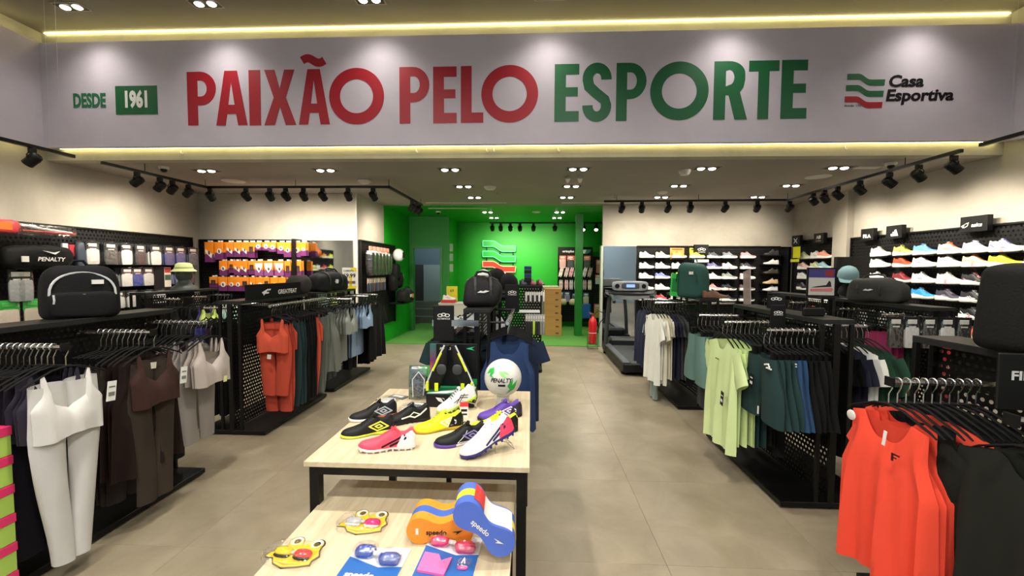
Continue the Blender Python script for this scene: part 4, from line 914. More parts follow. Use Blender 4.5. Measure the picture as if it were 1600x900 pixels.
# ------------------------------------------------------------------ gondolas and clothes, left
gx = -2.655
g = gondola(gx, 1.73, 2.85, 'black perforated clothes rack at the left front, long base, backpack on top', (1.85, 2.31, 2.74), armlen=.46)
def fr_white(gm): htag(gm, .15, -.07, -.22, '#e9e8e4', .022, .05)
AX = gx
rz = PI/2
rail((gx+.46, 1.85, 1.115), (-1, 0, 0), 1, .03, rz, [('bra', '#d2cfcd', 'white', 1, 'white sports bra with gathered front over white leggings at the left front', lambda g: htag(g, .15, -.06, -.25))], 'the left front arm', start=.0)
garment('leggings', '#c9c7c6', (gx+.445, 1.85, 1.115), rz, 'white leggings hanging under the white sports bra at the left front', None, 11)
rail((gx+.43, 1.85, 1.115), (-1, 0, 0), 11, .03, rz, [('bra', '#2a2438', 'dark plum', 3), ('leggings', '#211d2e', 'dark navy', 7)], 'the left front arm behind the white set')
rail((gx+.46, 2.31, 1.115), (-1, 0, 0), 1, .03, rz, [('bra', '#3c1b11', 'rust brown', 1, 'rust brown strappy sports bra with white tag on the left front rack', lambda g: (htag(g, .13, -.06, -.28), htag(g, -.01, .0, -.19, '#cfc8bc', .02, .018)))], 'the left middle arm', start=0)
garment('leggings', '#3a2d20', (gx+.44, 2.31, 1.115), rz, 'olive brown leggings hanging below the rust brown sports bra', None, 12)
rail((gx+.43, 2.31, 1.115), (-1, 0, 0), 11, .033, rz, [('tank', '#2e1710', 'dark brown', 4), ('leggings', '#3a2f26', 'dark olive', 3), ('leggings', '#17161a', 'black', 2)], 'the left middle arm behind the brown bra')
rail((gx+.46, 2.74, 1.115), (-1, 0, 0), 1, .035, rz, [('bra', '#b0a49c', 'taupe grey', 1, 'taupe grey sports bra at the far end of the left front rack', lambda g: htag(g, .06, -.05, -.40, '#dfe6a0', .014, .02)), ('bra', '#a59a93', 'taupe grey', 2), ('capri', '#8e8783', 'grey', 1), ('bra', '#9d948e', 'grey', 2), ('tank', '#7e7875', 'mid grey', 3), ('leggings', '#201e22', 'black', 3)], 'the left far arm', start=0)
# backpack on rack 1
def backpack(loc, rz, lab, col, w=.30, h=.29, d=.16, trim=None, sc=1, name='backpack', straps=True, pocket=True):
    t = thing(name, lab, 'backpack', loc, rz, sc=sc); m = M(col, .75, bump=.25, bscale=120, name='bag_fabric'); tm = M(trim or '#3a3a3c', .6)
    part(None, lambda: MB().sup((0, 0, h*.46), (w/2, d/2, h*.5), .35, .5, 30, 18, .022, w*10, .08, .6, 5), 'body', m, t, True)
    if pocket:
        pk = part(None, lambda: MB().sup((0, -d*.42, h*.25), (w*.42, d*.2, h*.23), .35, .5, 22, 10, .006, 3), 'front_pocket', m, t, True)
        part(None, lambda: MB().tube([(x, -d*.60+abs(x)*.12, h*.44) for x in [w*.40*(k/6-1) for k in range(13)]], .004, 5), 'pocket_zip', tm, pk)
        part(None, lambda: MB().tube([(-w*.36, -d*.62, h*.44), (-w*.355, -d*.64, h*.34), (-w*.36, -d*.62, h*.28)], .005, 5), 'zip_pull', tm, pk)
    part(None, lambda: MB().tube([(-w*.40*math.cos(a), -d*(.515-.10*max(0, math.sin(a))**2), h*.42+h*.42*max(0, math.sin(a))**.8) for a in [PI*.0+PI*k/16 for k in range(17)]], .006, 5), 'main_zip', tm, t)
    part(None, lambda: MB().box(w*.10, w*.25, -d*.54, -d*.46, h*.62, h*.70), 'patch', WHT, t)
    part(None, lambda: MB().tube([(-.035, .02, h*.97), (-.02, .02, h*1.05), (.02, .02, h*1.05), (.035, .02, h*.97)], .008, 6), 'handle', m, t, True)
    if straps:
        for s in (-1, 1): part(None, lambda: MB().tube([(s*w*.2, d*.4, h*.9), (s*w*.26, d*.66, h*.7), (s*w*.3, d*.66, h*.35), (s*w*.36, d*.42, h*.1)], .014, 6, .5), 'shoulder_strap', m, t, True)
    return t
backpack((gx, 2.33, 1.2), D2(58), 'black backpack with white piping and zips on the left front rack', '#0d0d10', w=.34, h=.315, d=.17, trim='#c9cacc')
# rack 2 left (rail along the aisle)
g = gondola(gx, 3.53, 4.65, 'black perforated clothes rack with rust red activewear, second on the left', (), (3.75, 4.2), armlen=.42)
yrail(-2.33, 3.60, 4.62, 1.15, g, gx, 3.53)
for yy in (3.6, 4.6): part('rp', lambda: MB().cbox(-.01, .01, -.01, .01, 0, 1.2, .001), 'post', BLK, g, loc=(.29-.02, yy-3.53, .045)) if False else None
rail((-2.33, 3.63, 1.15), (0, 1, 0), 1, .035, 0, [('bra', '#c04a30', 'rust red', 1, 'rust red short sports top in front of matching leggings on the second left rack', lambda g: htag(g, .0, -.05, -.45, '#d8cfc0', .018, .02)), ('capri', '#b03f2a', 'rust red', 1, 'rust red leggings hanging below the rust red sports top'), ('leggings', '#a83c28', 'rust red', 2), ('bra', '#a83c28', 'rust red', 1)], 'the rust red rail', start=.0)
rail((-2.33, 3.82, 1.15), (0, 1, 0), 1, .05, 0, [('leggings', '#1d3a3c', 'dark teal', 3), ('leggings', '#17181c', 'black', 4), ('leggings', '#c04a30', 'coral red', 1, 'narrow coral red leggings among dark ones on the second left rack'), ('bra', '#c04a30', 'coral red', 1), ('leggings', '#5c625a', 'grey green', 3), ('tank', '#6a6e66', 'grey green', 2)], 'the rail behind the rust set')
rail((gx-.42, 3.75, 1.115), (1, 0, 0), 1, .05, -PI/2, [('leggings', '#34307c', 'violet blue', 2, 'violet blue leggings on the far side of the second left rack'), ('leggings', '#4c2c50', 'plum', 1), ('leggings', '#17161a', 'black', 3)], 'the hidden side arm of the second left rack')
t = thing('rack_sign', 'long black GREATFEAT sign on top of the second left rack', 'sign', (-2.56, 3.62, 1.2))
part(None, lambda: MB().cbox(-.012, .012, 0, .92, 0, .14, .002), 'panel', M('#050505', .9), t); txt('GREATFEAT', .045, WHT, t, (.0135, .62, .05), rz=PI/2, bold=.02, label='white word GREATFEAT')
shape([[(0, 0), (.09, .03), (.14, .03), (.13, .015), (.08, .015), (.07, 0), (.11, .0), (.10, -.015), (.05, -.015), (.03, -.03), (.02, -.015)]], WHT, t, (.0135, .2, .06), PI/2, name='emblem')
# rack 3 left
g = gondola(gx, 4.84, 5.95, 'black perforated clothes rack with grey and blue bras, third on the left', (5.0, 5.5, 5.85), armlen=.47)
rail((gx+.47, 5.0, 1.115), (-1, 0, 0), 1, .035, rz, [('bra', '#8c9088', 'sage grey', 1, 'sage grey sports bra in front on the third left rack'), ('bra', '#80847c', 'sage grey', 3), ('tank', '#767a74', 'grey', 3), ('leggings', '#4e524e', 'grey', 3), ('leggings', '#222224', 'black', 2)], 'the sage arm')
rail((gx+.47, 5.5, 1.115), (-1, 0, 0), 1, .04, rz, [('bra', '#8ba2bc', 'pale blue', 3, 'pale blue sports bra in front on the third left rack'), ('tank', '#7d92ac', 'pale blue', 2), ('leggings', '#161618', 'black', 3)], 'the pale blue arm')
rail((gx+.47, 5.85, 1.115), (-1, 0, 0), 1, .045, rz, [('tee', '#131316', 'black', 1), ('bra', '#b79c5a', 'mustard', 1), ('leggings', '#131316', 'black', 4)], 'the far end arm')
t = tag(part(None, lambda: MB().sup((0, 0, .10), (.13, .11, .11), .8, .8, 22, 12, .022, 6), 'knit_hat', M('#2c2522', .9, bump=1, bscale=120), None, True, (-2.62, 4.58, 1.2)), 'fuzzy dark brown hat on top between the second and third racks', 'hat')
def duffel(loc, rz, lab, col, w=.5, h=.27, d=.26, pocket=True, strap=True, mark=True):
    t = thing('duffel_bag', lab, 'duffel bag', loc, rz); m = M(col, .7, bump=.3, bscale=90, name='bag_nylon')
    part(None, lambda: MB().sup((0, 0, h*.47), (w/2, d/2, h*.5), .45, .45, 36, 18, .03, w*7, .06, .75, 6), 'body', m, t, True)
    for s in (-1, 1): part(None, lambda: MB().tube([(s*w*.2+.0, -d*.52*math.cos(a)*1.0, h*.5+h*.53*math.sin(a)) for a in [-.5+(PI+1)*k/14 for k in range(15)]], .011, 5, .35), 'webbing', M('#2c2c2e', .6), t)
    if strap: part(None, lambda: MB().tube([(-w*.2, -d*.2, h*.98), (-w*.15, -.03, h*1.12), (0, 0, h*1.16), (w*.15, -.03, h*1.12), (w*.2, -d*.2, h*.98)], .010, 6), 'handle', m, t, True)
    part(None, lambda: MB().tube([(-w*.42, 0, h*.86), (-w*.2, 0, h*.99), (0, 0, h*1.01), (w*.2, 0, h*.99), (w*.42, 0, h*.86)], .004, 5), 'zip', M('#4c4c4e', .5), t)
    if mark: shape([[(-.045, -.006), (-.02, .010), (.0, .004), (.02, .012), (.05, .006), (.01, -.008)]], WHT, t, (0, -d*.515, h*.5), name='emblem')
    return t
b = duffel((-2.62, 5.25, 1.2), D2(80), 'black duffel bag with white badge on the third left rack top', '#0f0f12', w=.62, h=.25, d=.26)
part(None, lambda: MB().box(-.02, .02, -.142, -.13, .10, .15), 'white_badge', WHT, b)
tag(part(None, lambda: MB().sup((0, 0, .12), (.12, .12, .12), 1, 1, 20, 12), 'basketball', M('#d8722c', .6, bump=.5, bscale=300), None, True, (-2.78, 5.03, 1.34)), 'orange basketball partly hidden behind the black duffel bag', 'ball') if False else None
t = thing('price_sign', 'yellow and white price sign 69,99 at the end of the third rack top', 'price sign', (-2.60, 5.85, 1.2), D2(10))
part(None, lambda: MB().cbox(-.10, .10, -.004, .004, 0, .30, .002), 'board', M('#e4e2d8', .4), t); part(None, lambda: MB().box(-.10, .10, -.0055, -.004, 0, .035).box(.02, .10, -.0055, -.004, .25, .30).box(-.005, .035, -.0055, -.004, .035, .2), 'yellow_print', M('#e8cf2a', .4), t)
txt('69,99', .055, BLKP, t, (0, -.0065, .185), bold=.02, label='price 69,99'); txt('CAMISETA', .022, BLKP, t, (-.01, -.0065, .255), bold=.02, label='small words above the price'); part(None, lambda: MB().box(-.08, .08, -.0055, -.0045, .07, .11), 'photo_print', M('#7a5560', .5), t)
# ------------------------------------------------------------------ right gondolas
rz = -PI/2; RX = 1.885
g = gondola(RX, 2.63, 3.75, 'black perforated clothes rack with lime tees and dark green shorts, right side', (3.0, 3.4), ((2.72, .39), 3.12, 3.58), armlen=.47)
def tee_tags(gm): htag(gm, .16, -.06, -.52, '#141414', .02, .05)
def sh_tags(gm): htag(gm, -.02, -.06, -.33, '#141414', .02, .045); part('wbar', lambda: MB().box(-.006, .006, -.002, .002, -.025, .025), 'white_print', WHT, gm, loc=(.05, -.05, -.5)); part('wsw', lambda: MB().tube([(.09, -.04, -.20), (.13, -.04, -.19), (.14, -.04, -.205), (.11, -.04, -.215), (.16, -.04, -.215)], .006, 5), 'white_mark', WHT, gm)
def nv_tags(gm): part('nst2', lambda: MB().box(.02, .16, -.03, -.022, -.185, -.178).box(.02, .16, -.03, -.022, -.20, -.193), 'waist_stripes', WHT, gm)
rail((RX-.47, 3.12, 1.115), (1, 0, 0), 1, .032, rz, [('tee', '#d4e6a6', 'lime', 1, 'large pale lime t-shirt in front on the right rack', lambda gm: (tee_tags(gm), part('chestmark', lambda: MB().box(-.03, .03, -.001, .001, -.004, .004), 'chest_print', M('#5d6a4c', .5), gm, loc=(0, -.034, -.27)))), ('tee', '#cfe29e', 'lime', 4), ('tee', '#1b4646', 'teal', 2), ('tee', '#141416', 'black', 4)], 'the lime tee arm', start=.0)
rail((RX-.39, 2.72, 1.115), (1, 0, 0), 1, .034, rz, [('shorts', '#1a3c3c', 'dark green', 1, 'dark green shorts with black tag in front on the right rack', sh_tags), ('shorts', '#1c3f3f', 'dark green', 3), ('shorts', '#1c3f63', 'navy blue', 1, 'navy blue shorts with white waist stripes', nv_tags), ('shorts', '#1c3f63', 'navy blue', 1), ('shorts', '#101114', 'black', 4)], 'the green shorts arm', start=0)
rail((RX-.47, 3.58, 1.115), (1, 0, 0), 1, .034, rz, [('shorts', '#5f7f78', 'sage teal', 1, 'sage teal shorts at the far end of the right rack'), ('shorts', '#56726c', 'sage teal', 2), ('tee', '#3a4040', 'dark grey', 3), ('shorts', '#15171a', 'black', 3)], 'the sage shorts arm', start=0)
rail((RX+.47, 3.0, 1.115), (-1, 0, 0), 1, .036, PI/2, [('tee', '#1c4a33', 'dark green', 3, 'dark green t-shirt outermost on the hidden side of the right rack'), ('tee', '#e6e6e2', 'white', 2), ('tee', '#1b2238', 'navy', 2), ('tee', '#101113', 'black', 3)], 'the hidden near arm, right rack', start=0)
rail((RX+.47, 3.4, 1.115), (-1, 0, 0), 1, .04, PI/2, [('tee', '#14301f', 'dark green', 3), ('long', '#121314', 'black', 5)], 'the hidden far arm, right rack', start=.02)
g2 = gondola(RX, 4.47, 5.56, 'black perforated clothes rack with white and navy clothes, farther right', (4.9,), (4.85, 5.35), armlen=.47)
rail((RX-.47, 5.35, 1.115), (1, 0, 0), 1, .032, rz, [('long', '#1b2344', 'navy', 1, 'navy long jacket nearest the treadmill'), ('long', '#1b2344', 'navy', 2), ('leggings', '#eceae6', 'white', 2, 'long white trousers next to the navy jacket'), ('leggings', '#121214', 'black', 3), ('tee', '#121214', 'black', 2)], 'the navy arm', start=0)
rail((RX-.47, 4.85, 1.115), (1, 0, 0), 1, .036, rz, [('tee', '#ecebe2', 'white', 2, 'white t-shirt in front on the far right rack'), ('tee', '#ded9c6', 'cream', 3, 'cream t-shirt behind the white ones on the far right rack'), ('tee', '#1b2140', 'navy', 2), ('tee', '#4a4c4e', 'charcoal', 2), ('tee', '#111113', 'black', 2)], 'the cream tee arm', start=0)
garment('leggings', '#8f9a96', (RX-.45, 4.85, 1.0), rz, 'grey green trousers showing below the white t-shirts', None, 12)
# rack 3 right
g3 = gondola(RX, .95, 2.02, 'black clothes rack at the right front with coral red tops', (), (1.28, 1.70), arm_z=1.06, armlen=.46)
rzz = rz+.06
rail((RX-.46, 1.70, 1.06), (1, 0, 0), 1, .033, rzz, [('tank', '#e8472f', 'coral red', 1, 'front coral red sleeveless top with small logo and white tag', lambda gm: (htag(gm, .04, -.05, -.21, '#eceae6', .006, .029), part('lgF', lambda: MB().box(-.016, .016, -.001, .001, .010, .016).box(-.016, .004, -.001, .001, -.002, .003).box(-.016, -.008, -.001, .001, -.014, .016), 'chest_logo', M('#3a1712', .5), gm, loc=(.085, -.048, -.27)), part('sec', lambda: MB().sup((0, 0, 0), (.022, .006, .022), 1, 1, 14, 8), 'security_tag', M('#d9d6d0', .4), gm, True, loc=(-.135, -.03, -.18)))), ('tank', '#e0432c', 'coral red', 1), ('tank', '#e0432c', 'coral red', 1), ('tank', '#111114', 'black', 2), ('tee', '#dc4630', 'coral red', 1, 'coral red short sleeve tee between black garments'), ('tee', '#121215', 'black', 3), ('tee', '#1d2620', 'very dark green', 2)], 'the coral red arm', start=0, jitter=.03)
rail((RX-.46+.06, 1.28, 1.06), (1, 0, 0), 1, .05, rz, [('tee', '#23281f', 'dark olive', 3, 'dark olive t-shirt at the right edge of the frame'), ('tee', '#121214', 'black', 4)], 'the near right arm', start=.02)
# tops of racks
t = thing('sports_bag', 'big black sports bag on the right front rack, cut by the frame', 'bag', (1.97, 1.62, 1.2), D2(14))
part(None, lambda: MB().sup((0, 0, .165), (.27, .13, .165), .22, .3, 34, 20, .012, 3, .04, .2, 6), 'body', M('#0a0a0b', .7, bump=.25, bscale=120, name='bag_fabric'), t, True)
part(None, lambda: MB().sup((.02, -.12, .10), (.20, .03, .09), .3, .4, 26, 12, .006, 5), 'front_pocket', M('#0a0a0b', .7, bump=.25, bscale=120, name='bag_fabric'), t, True)
part(None, lambda: MB().tube([(-.25, -.135, .12), (-.24, -.135, .27), (-.2, -.12, .315), (.2, -.12, .315), (.24, -.135, .27)], .005, 5).tube([(-.15, -.152, .17), (0, -.155, .185), (.12, -.152, .18), (.16, -.15, .15)], .004, 5), 'zip', M('#2c2c2e', .6), t)
part(None, lambda: MB().tube([(-.06, 0, .32), (-.04, 0, .36), (.04, 0, .36), (.06, 0, .32)], .01, 6), 'handle', BLKP, t)
t = thing('brand_plate', 'black FILA display plate hanging below the big black bag', 'sign', (1.635, 1.44, 1.06), D2(-5))
part(None, lambda: MB().cbox(-.08, .10, -.005, .005, -.02, .17, .003), 'plate', M('#121213', .4), t); txt('FILA', .03, M('#c8c8c6', .4), t, (0, -.0065, .095), bold=.03, xs=1.15, label='pale grey word FILA')
t = thing('sale_sign', 'red sale sign with white words standing behind the right front rack', 'sign', (2.02, 2.10, .0))
part(None, lambda: MB().cbox(-.055, .055, -.006, .006, 0, 1.145, .002), 'board', M('#c92a35', .45), t); txt('RED', .022, WHT, t, (.01, -.0075, 1.04), label='word RED'); part(None, lambda: MB().box(-.05, .05, -.0075, -.006, .99, .995).box(-.03, .05, -.0075, -.006, .93, .94), 'print_line', WHT, t)
t = thing('brand_plate', 'black oval-mark display plate on the end of the right rack top', 'sign', (1.62, 3.2, 1.12)) if False else None
olyplate(1.72, 2.97, 1.07, D2(-8), 'black plate with three rings mark on the right rack', w=.095, h=.19)
olyplate(1.95, 3.40, 1.2, D2(-10), 'small black plate with rings mark at the rack far end', w=.13, h=.10, word='')
tag(part(None, lambda: MB().cbox(-.07, .07, -.01, .01, 0, .055, .006), 'sign_holder', BLKP, loc=(1.86, 2.82, 1.2)), 'low black sign holder on the near right rack top', 'sign')
t = thing('acrylic_sign', 'thin leaning clear sign holder on the right rack', 'sign', (1.86, 3.66, 1.2), rot=(0, .15, PI/2-.2)); part(None, lambda: MB().cbox(-.10, .10, -.003, .003, 0, .30, .001), 'panel', M('#b9a3a0', .2, alpha=.75, name='tinted_acrylic'), t)
bp2 = backpack((1.80, 4.72, 1.2), D2(-60), 'dark teal green backpack on the farther right rack', '#1c4a44', w=.34, h=.40, d=.20, trim='#16302d', pocket=False)
t = thing('header_card', 'bright green sign card standing beside the teal backpack', 'sign', (1.62, 4.78, 1.2), rot=(-.1, .12, .1)); part(None, lambda: MB().cbox(-.055, .055, -.004, .004, 0, .26, .002), 'board', M('#2fbf4a', .4), t); part(None, lambda: MB().box(-.04, .04, -.0055, -.004, .05, .20), 'dark_green_print', M('#1b7a36', .4), t)
shoe('brown shoe lying on the farther right rack beside the backpack', (1.83, 4.52, 1.2), -.1, kd='slim', up='#6a4632', sole='#3a2a22', acc='#8a6a4a', logo=None, L=.26, side=-1)
# second right row
SX = 3.42
g4 = gondola(SX, 3.6, 4.7, 'black rack with olive duffel bag on top, second row right', (), (3.8, 4.3), armlen=.35)
rail((SX-.35, 3.8, 1.115), (1, 0, 0), 1, .05, rz, [('leggings', '#8a1f50', 'magenta', 3, 'magenta leggings on the second right row'), ('leggings', '#1b3a2a', 'dark green', 2)], 'the magenta arm', start=0)
rail((SX-.35, 4.3, 1.115), (1, 0, 0), 1, .05, rz, [('tee', '#18181a', 'black', 3), ('long', '#202426', 'charcoal', 2)], 'the second row far arm', start=0)
duffel((3.38, 4.22, 1.2), D2(-72), 'olive black duffel bag on the second right row', '#2b2c28', w=.50, h=.23, d=.25)
g5 = gondola(SX, 4.9, 6.0, 'black rack with framed shoe poster on top, back of second right row', (), (5.1, 5.6), armlen=.35)
rail((SX-.35, 5.1, 1.115), (1, 0, 0), 1, .05, rz, [('tee', '#1f2a24', 'dark green', 3), ('tee', '#18181a', 'black', 2)], 'the poster rack near arm', start=0)
rail((SX-.35, 5.6, 1.115), (1, 0, 0), 1, .05, rz, [('tee', '#303436', 'grey', 3), ('tee', '#141416', 'black', 2)], 'the poster rack far arm', start=0)
t = thing('poster_frame', 'framed advertising poster with pink running shoe and purple header', 'poster', (3.36, 4.98, 1.215), D2(-12), sc=.85)
part(None, lambda: MB().box(-.175, .175, -.012, .012, -.02, 0).box(-.175, .175, -.012, .012, .36, .375).box(-.175, -.155, -.012, .012, 0, .36).box(.155, .175, -.012, .012, 0, .36), 'frame', BLKP, t); part(None, lambda: MB().box(-.155, .155, -.003, .003, 0, .24), 'poster_sheet', WHT, t); part(None, lambda: MB().box(-.155, .155, -.005, .003, .24, .36), 'purple_header', M('#4d4590', .4), t); part(None, lambda: MB().box(.04, .14, -.0065, -.005, .26, .34), 'red_panel', M('#a8343c', .4), t); txt('RUN NOW', .028, WHT, t, (-.05, -.0065, .305), bold=.02, label='white words on the header') if False else None
part(None, lambda: MB().prism([(-.13, .05), (.12, .05), (.14, .08), (.13, .10), (-.13, .085)], -.005, -.003, 'xz'), 'printed_sole', M('#ee8f8f', .4), t); part(None, lambda: MB().prism([(-.13, .10), (.12, .115), (.11, .18), (.09, .2), (.06, .14), (-.06, .12)], -.005, -.003, 'xz'), 'printed_upper', M('#3a1c1e', .4), t)
# hanging packs on the second row
def hangpack(loc, rz_, lab, grp, body='#d9dbdb', head='#222326', w=.11, h=.24, prod='#c9cbcc', win=None, key=None, cat='package', film=True, sc=1, name='packaged_socks'):
    t = thing(name, lab, cat, loc, rz_, grp, sc=sc); a, b = w/2, h
    part('hp_h', lambda: MB().tube([(0, .10, .0), (0, -.01, .0), (0, -.02, .01)], .0025, 4), 'peg', CHR, t)
    part(('hp_c', w, h), lambda: MB().box(-a, a, -.004, .004, -b*.40, 0), 'header_card', M(head, .45), t)
    part(('hp_p', w, h), lambda: MB().sup((0, 0, -b*.66), (a*.95, .011, b*.34), .25, .3, 12, 6, .003, 3), 'product', M(prod, .75), t, True)
    part(('hp_w', w, h), lambda: MB().box(-a*.6, a*.6, -.0065, -.004, -b*.22, -b*.08).box(-a*.4, a*.5, -.0065, -.004, -b*.34, -b*.29), 'label', M(win or '#e2e2de', .5), t)
    if film: part(('hp_f', w, h), lambda: MB().sup((0, 0, -b*.55), (a, .018, b*.46), .25, .3, 16, 6, .004, 6), 'film_bag', FILM, t, True)
    return t
HGRP = 'packs hanging on the second right row'
for k, x in enumerate((3.03, 3.16, 3.30, 3.44, 3.57)):
    hangpack((x, 3.585, 1.12), 0, 'black glove pack hanging on the near end of the second right row, %s from left' % ORD[k], HGRP, prod='#d8d8d6' if k in (1, 3) else '#2a2a2c', head='#1b1b1d', w=.12, h=.26)
# caps on the pilaster stand
t = thing('cap_stand', 'narrow black stand with caps before the right pilaster', 'stand', (4.52, 6.25, 0)); part(None, lambda: MB().cbox(-.12, .12, -.03, .03, 0, 1.7, .004), 'panel', BLK2, t); part(None, lambda: MB().cbox(-.15, .15, -.15, .15, 0, .02, .004), 'base', BLK, t)
def cap(loc, rz_, lab, col, sc=1):
    t = thing('baseball_cap', lab, 'cap', loc, rz_, rot=(.45, 0, rz_), sc=sc)
    part('cap1', lambda: MB().lathe([(.0, .115), (.03, .112), (.065, .09), (.088, .05), (.093, 0)], 20), 'crown', cloth(col), t, True); part('cap2', lambda: MB().quadstrip([[(r*math.sin(a)*1.0, -r*math.cos(a)-off, .004-.25*(abs(math.sin(a))**2)*off) for a in [-1.15+2.3*k/10 for k in range(11)]] for r, off in ((.09, 0), (.092, .035), (.085, .075))]), 'brim', cloth(col), t)
    part('cap3', lambda: MB().sup((0, 0, .116), (.008, .008, .004), 1, 1, 8, 4), 'button', cloth(col), t)
cap((4.50, 6.13, 1.42), -.5, 'grey teal baseball cap on the stand by the right pilaster', '#5f7a80', 1.35); cap((4.50, 6.13, 1.18), -.5, 'black baseball cap below the teal cap', '#17181a', 1.2)
# ------------------------------------------------------------------ centre gondola
CX = -.40
gc = gondola(CX, 3.05, 4.17, 'black centre clothes rack with navy tank tops and duffel on top', (), (), tw=.20)
yrail(-.17, 3.02, 4.1, 1.10, gc, CX, 3.05); yrail(-.55, 3.10, 4.1, 1.08, gc, CX, 3.05)
part(None, lambda: MB().box(-.32, .02, -.012, .012, -.022, .022), 'flat_chrome_bar', CHR, gc, loc=(0, -.04, 1.10))
rail((-.17, 3.06, 1.10), (0, 1, 0), 1, .045, 0, [('tank', '#1d3560', 'navy blue', 1, 'navy blue racerback tank top facing the aisle on the centre rack'), ('tank', '#1a2f56', 'navy blue', 3), ('tank', '#18284a', 'navy blue', 2), ('tee', '#18284a', 'navy blue', 1), ('tank', '#15171c', 'black', 4)], 'the navy rail', start=.0)
rail((-.57, 3.14, 1.08), (0, 1, 0), 1, .05, 0, [('shorts', '#15171a', 'black', 3), ('tee', '#1d3a3a', 'dark teal', 3), ('tee', '#15171a', 'black', 4)], 'the left centre rail', start=.0)
for k, z in enumerate((.30,)): garment('leggings', '#16325a', (-.17, 3.35, .98), 0, 'navy trousers hanging low behind the tank tops on the centre rack', None, 11)
olyplate(-.635, 3.0, .97, D2(4), 'black plate with rings mark on the centre rack left end', w=.15, h=.26)
olyplate(-.19, 4.2, 1.06, D2(-3), 'black plate with rings mark behind the centre duffel', w=.145, h=.28)
duffel((-.385, 3.3, 1.2), D2(8), 'black duffel bag on the centre rack top', '#111113', w=.30, h=.24, d=.22)
# centre second rack
g7 = gondola(-.42, 4.75, 5.75, 'black centre rack behind with caps and FILA sign', (), (), tw=.30)
yrail(-.62, 4.8, 5.7, 1.10, g7, -.42, 4.75)
rail((-.62, 4.85, 1.10), (0, 1, 0), 1, .07, 0, [('tee', '#c9cdd0', 'pale grey', 1, 'pale grey top glimpsed behind the centre rack'), ('tee', '#15171a', 'black', 4)], 'the rear centre rail', start=0)
cap((-.56, 4.86, 1.27+.1), .3, 'white and black cap high on the rear centre rack', '#e2e2e2', 1.05); cap((-.42, 5.0, 1.36), .2, 'black cap in the middle of the rear centre rack', '#151517', 1.3); cap((-.27, 4.95, 1.30), -.2, 'black cap right on the rear centre rack', '#1b1b1e', 1.3)
tag(part(None, lambda: MB().cbox(-.2, .2, -.06, .1, 0, .16, .01), 'cap_riser', BLK2, loc=(-.42, 4.97, 1.2)), 'black riser under the caps on the rear centre rack', 'stand')
t = thing('brand_plate', 'black FILA plate on the rear centre rack', 'sign', (-.26, 4.86, 1.13)); part(None, lambda: MB().cbox(-.08, .08, -.006, .006, 0, .15, .003), 'plate', BLKP, t); txt('FILA', .035, WHT, t, (.0, -.0075, .10), bold=.03, label='white word FILA')
# third centre rack facing us
t = thing('perforated_stand', 'wide black perforated stand with tagged goods and shoes on top', 'display stand', (-.17, 6.2, 0))
perf(.64, 1.1, t, (-.32, 0, .12), 0, .04)
for x in (-.32, .32): part('cs_p', lambda: MB().cbox(-.012, .012, -.012, .012, 0, 1.25, .002), 'post', BLK, t, loc=(x, .01, 0))
part(None, lambda: MB().cbox(-.34, .34, -.12, .5, 1.22, 1.25, .002), 'top_shelf', BLK, t); part(None, lambda: MB().cbox(-.34, .34, -.25, .5, .012, .05, .002), 'base', BLK, t)
part(None, lambda: MB().cbox(-.02, .30, -.16, -.14, .86, .90, .002), 'white_rail', WHTP, t)
for k in range(9):
    hangpack((-.40+.33+.032*k*1.0, 6.12, 1.16), .2, 'pale tagged goods on the perforated stand, %s from left' % ORD[k], 'tagged goods on the perforated stand', w=.028, h=.14, prod=('#d9d9d6', '#2a2a2c')[k % 2], head='#d2d0cc', film=False, name='tagged_item')
for k in range(8):
    hangpack((-.06+.035*k, 6.02, .84), .3, 'dark tagged garment on the perforated stand lower row, %s from left' % ORD[k], 'tagged garments on the perforated stand', w=.035, h=.30, prod=('#c8f03a' if k == 3 else '#8f8f8c' if k > 5 else '#2a2a2e'), head='#b9b7b2', film=False, name='tagged_item')
for k, (x, c) in enumerate(((-.42, '#6a2430'), (-.30, '#26262a'), (-.16, '#2b2b30'), (-.02, '#7a2a38'), (.10, '#6a2834'))):
    shoe('%s sports shoe on the perforated stand top, %s from left' % (('maroon', 'black', 'charcoal', 'red brown', 'dark red')[k], ORD[k]), (x, 6.45, 1.25), D2(-70), kd='court', up=c, sole='#2a2a2c', acc='#999999', logo=None, L=.24)
t = thing('box_stack_display', 'small stack of blue and black items on the perforated stand', 'display', (-.05, 6.35, 1.25));
for k in range(4): part('bxd', lambda: MB().cbox(-.055, .055, -.04, .04, 0, .055, .004), 'small_box', M('#1c2c6a' if k % 2 else '#18181c', .4), t, loc=(0, 0, .06+.058*k))
part(None, lambda: MB().box(-.06, .06, -.04, .04, 0, .06), 'plinth', BLKP, t)
# ------------------------------------------------------------------ back right shoe wall
def panel_wall(name, lab, w, h, loc, rz_, pitch=.045, edge=True):
    t = thing(name, lab, 'wall display', loc, rz_)
    perf(w, h, t, (0, 0, 0), 0, pitch, BLK2, rf=.27)
    part(('pwb', w, h), lambda: MB().box(0, w, .03, .036, 0, h), 'back_board', M('#3a3835', .8, name='back_board'), t)
    for x in (0, w-.02) if edge else (): part(('pwe', h), lambda: MB().box(0, .02, -.02, .03, -.02, h+.01), 'edge_trim', BLK, t, loc=(x, 0, 0))
    part(('pwt', w), lambda: MB().box(0, w, -.02, .03, h, h+.02), 'top_trim', BLK, t)
    return t
def shelf(parent, x0, x1, z, d=.11): part(('sh', round(x1-x0, 3), d), lambda: MB().box(0, x1-x0, -d, 0, -.012, 0), 'shelf', BLKP, parent, loc=(x0, -.002, z))
pw = panel_wall('shoe_display', 'long black perforated shoe wall at the back right', 2.64, 1.78, (2.0, 8.015, .15), 0)
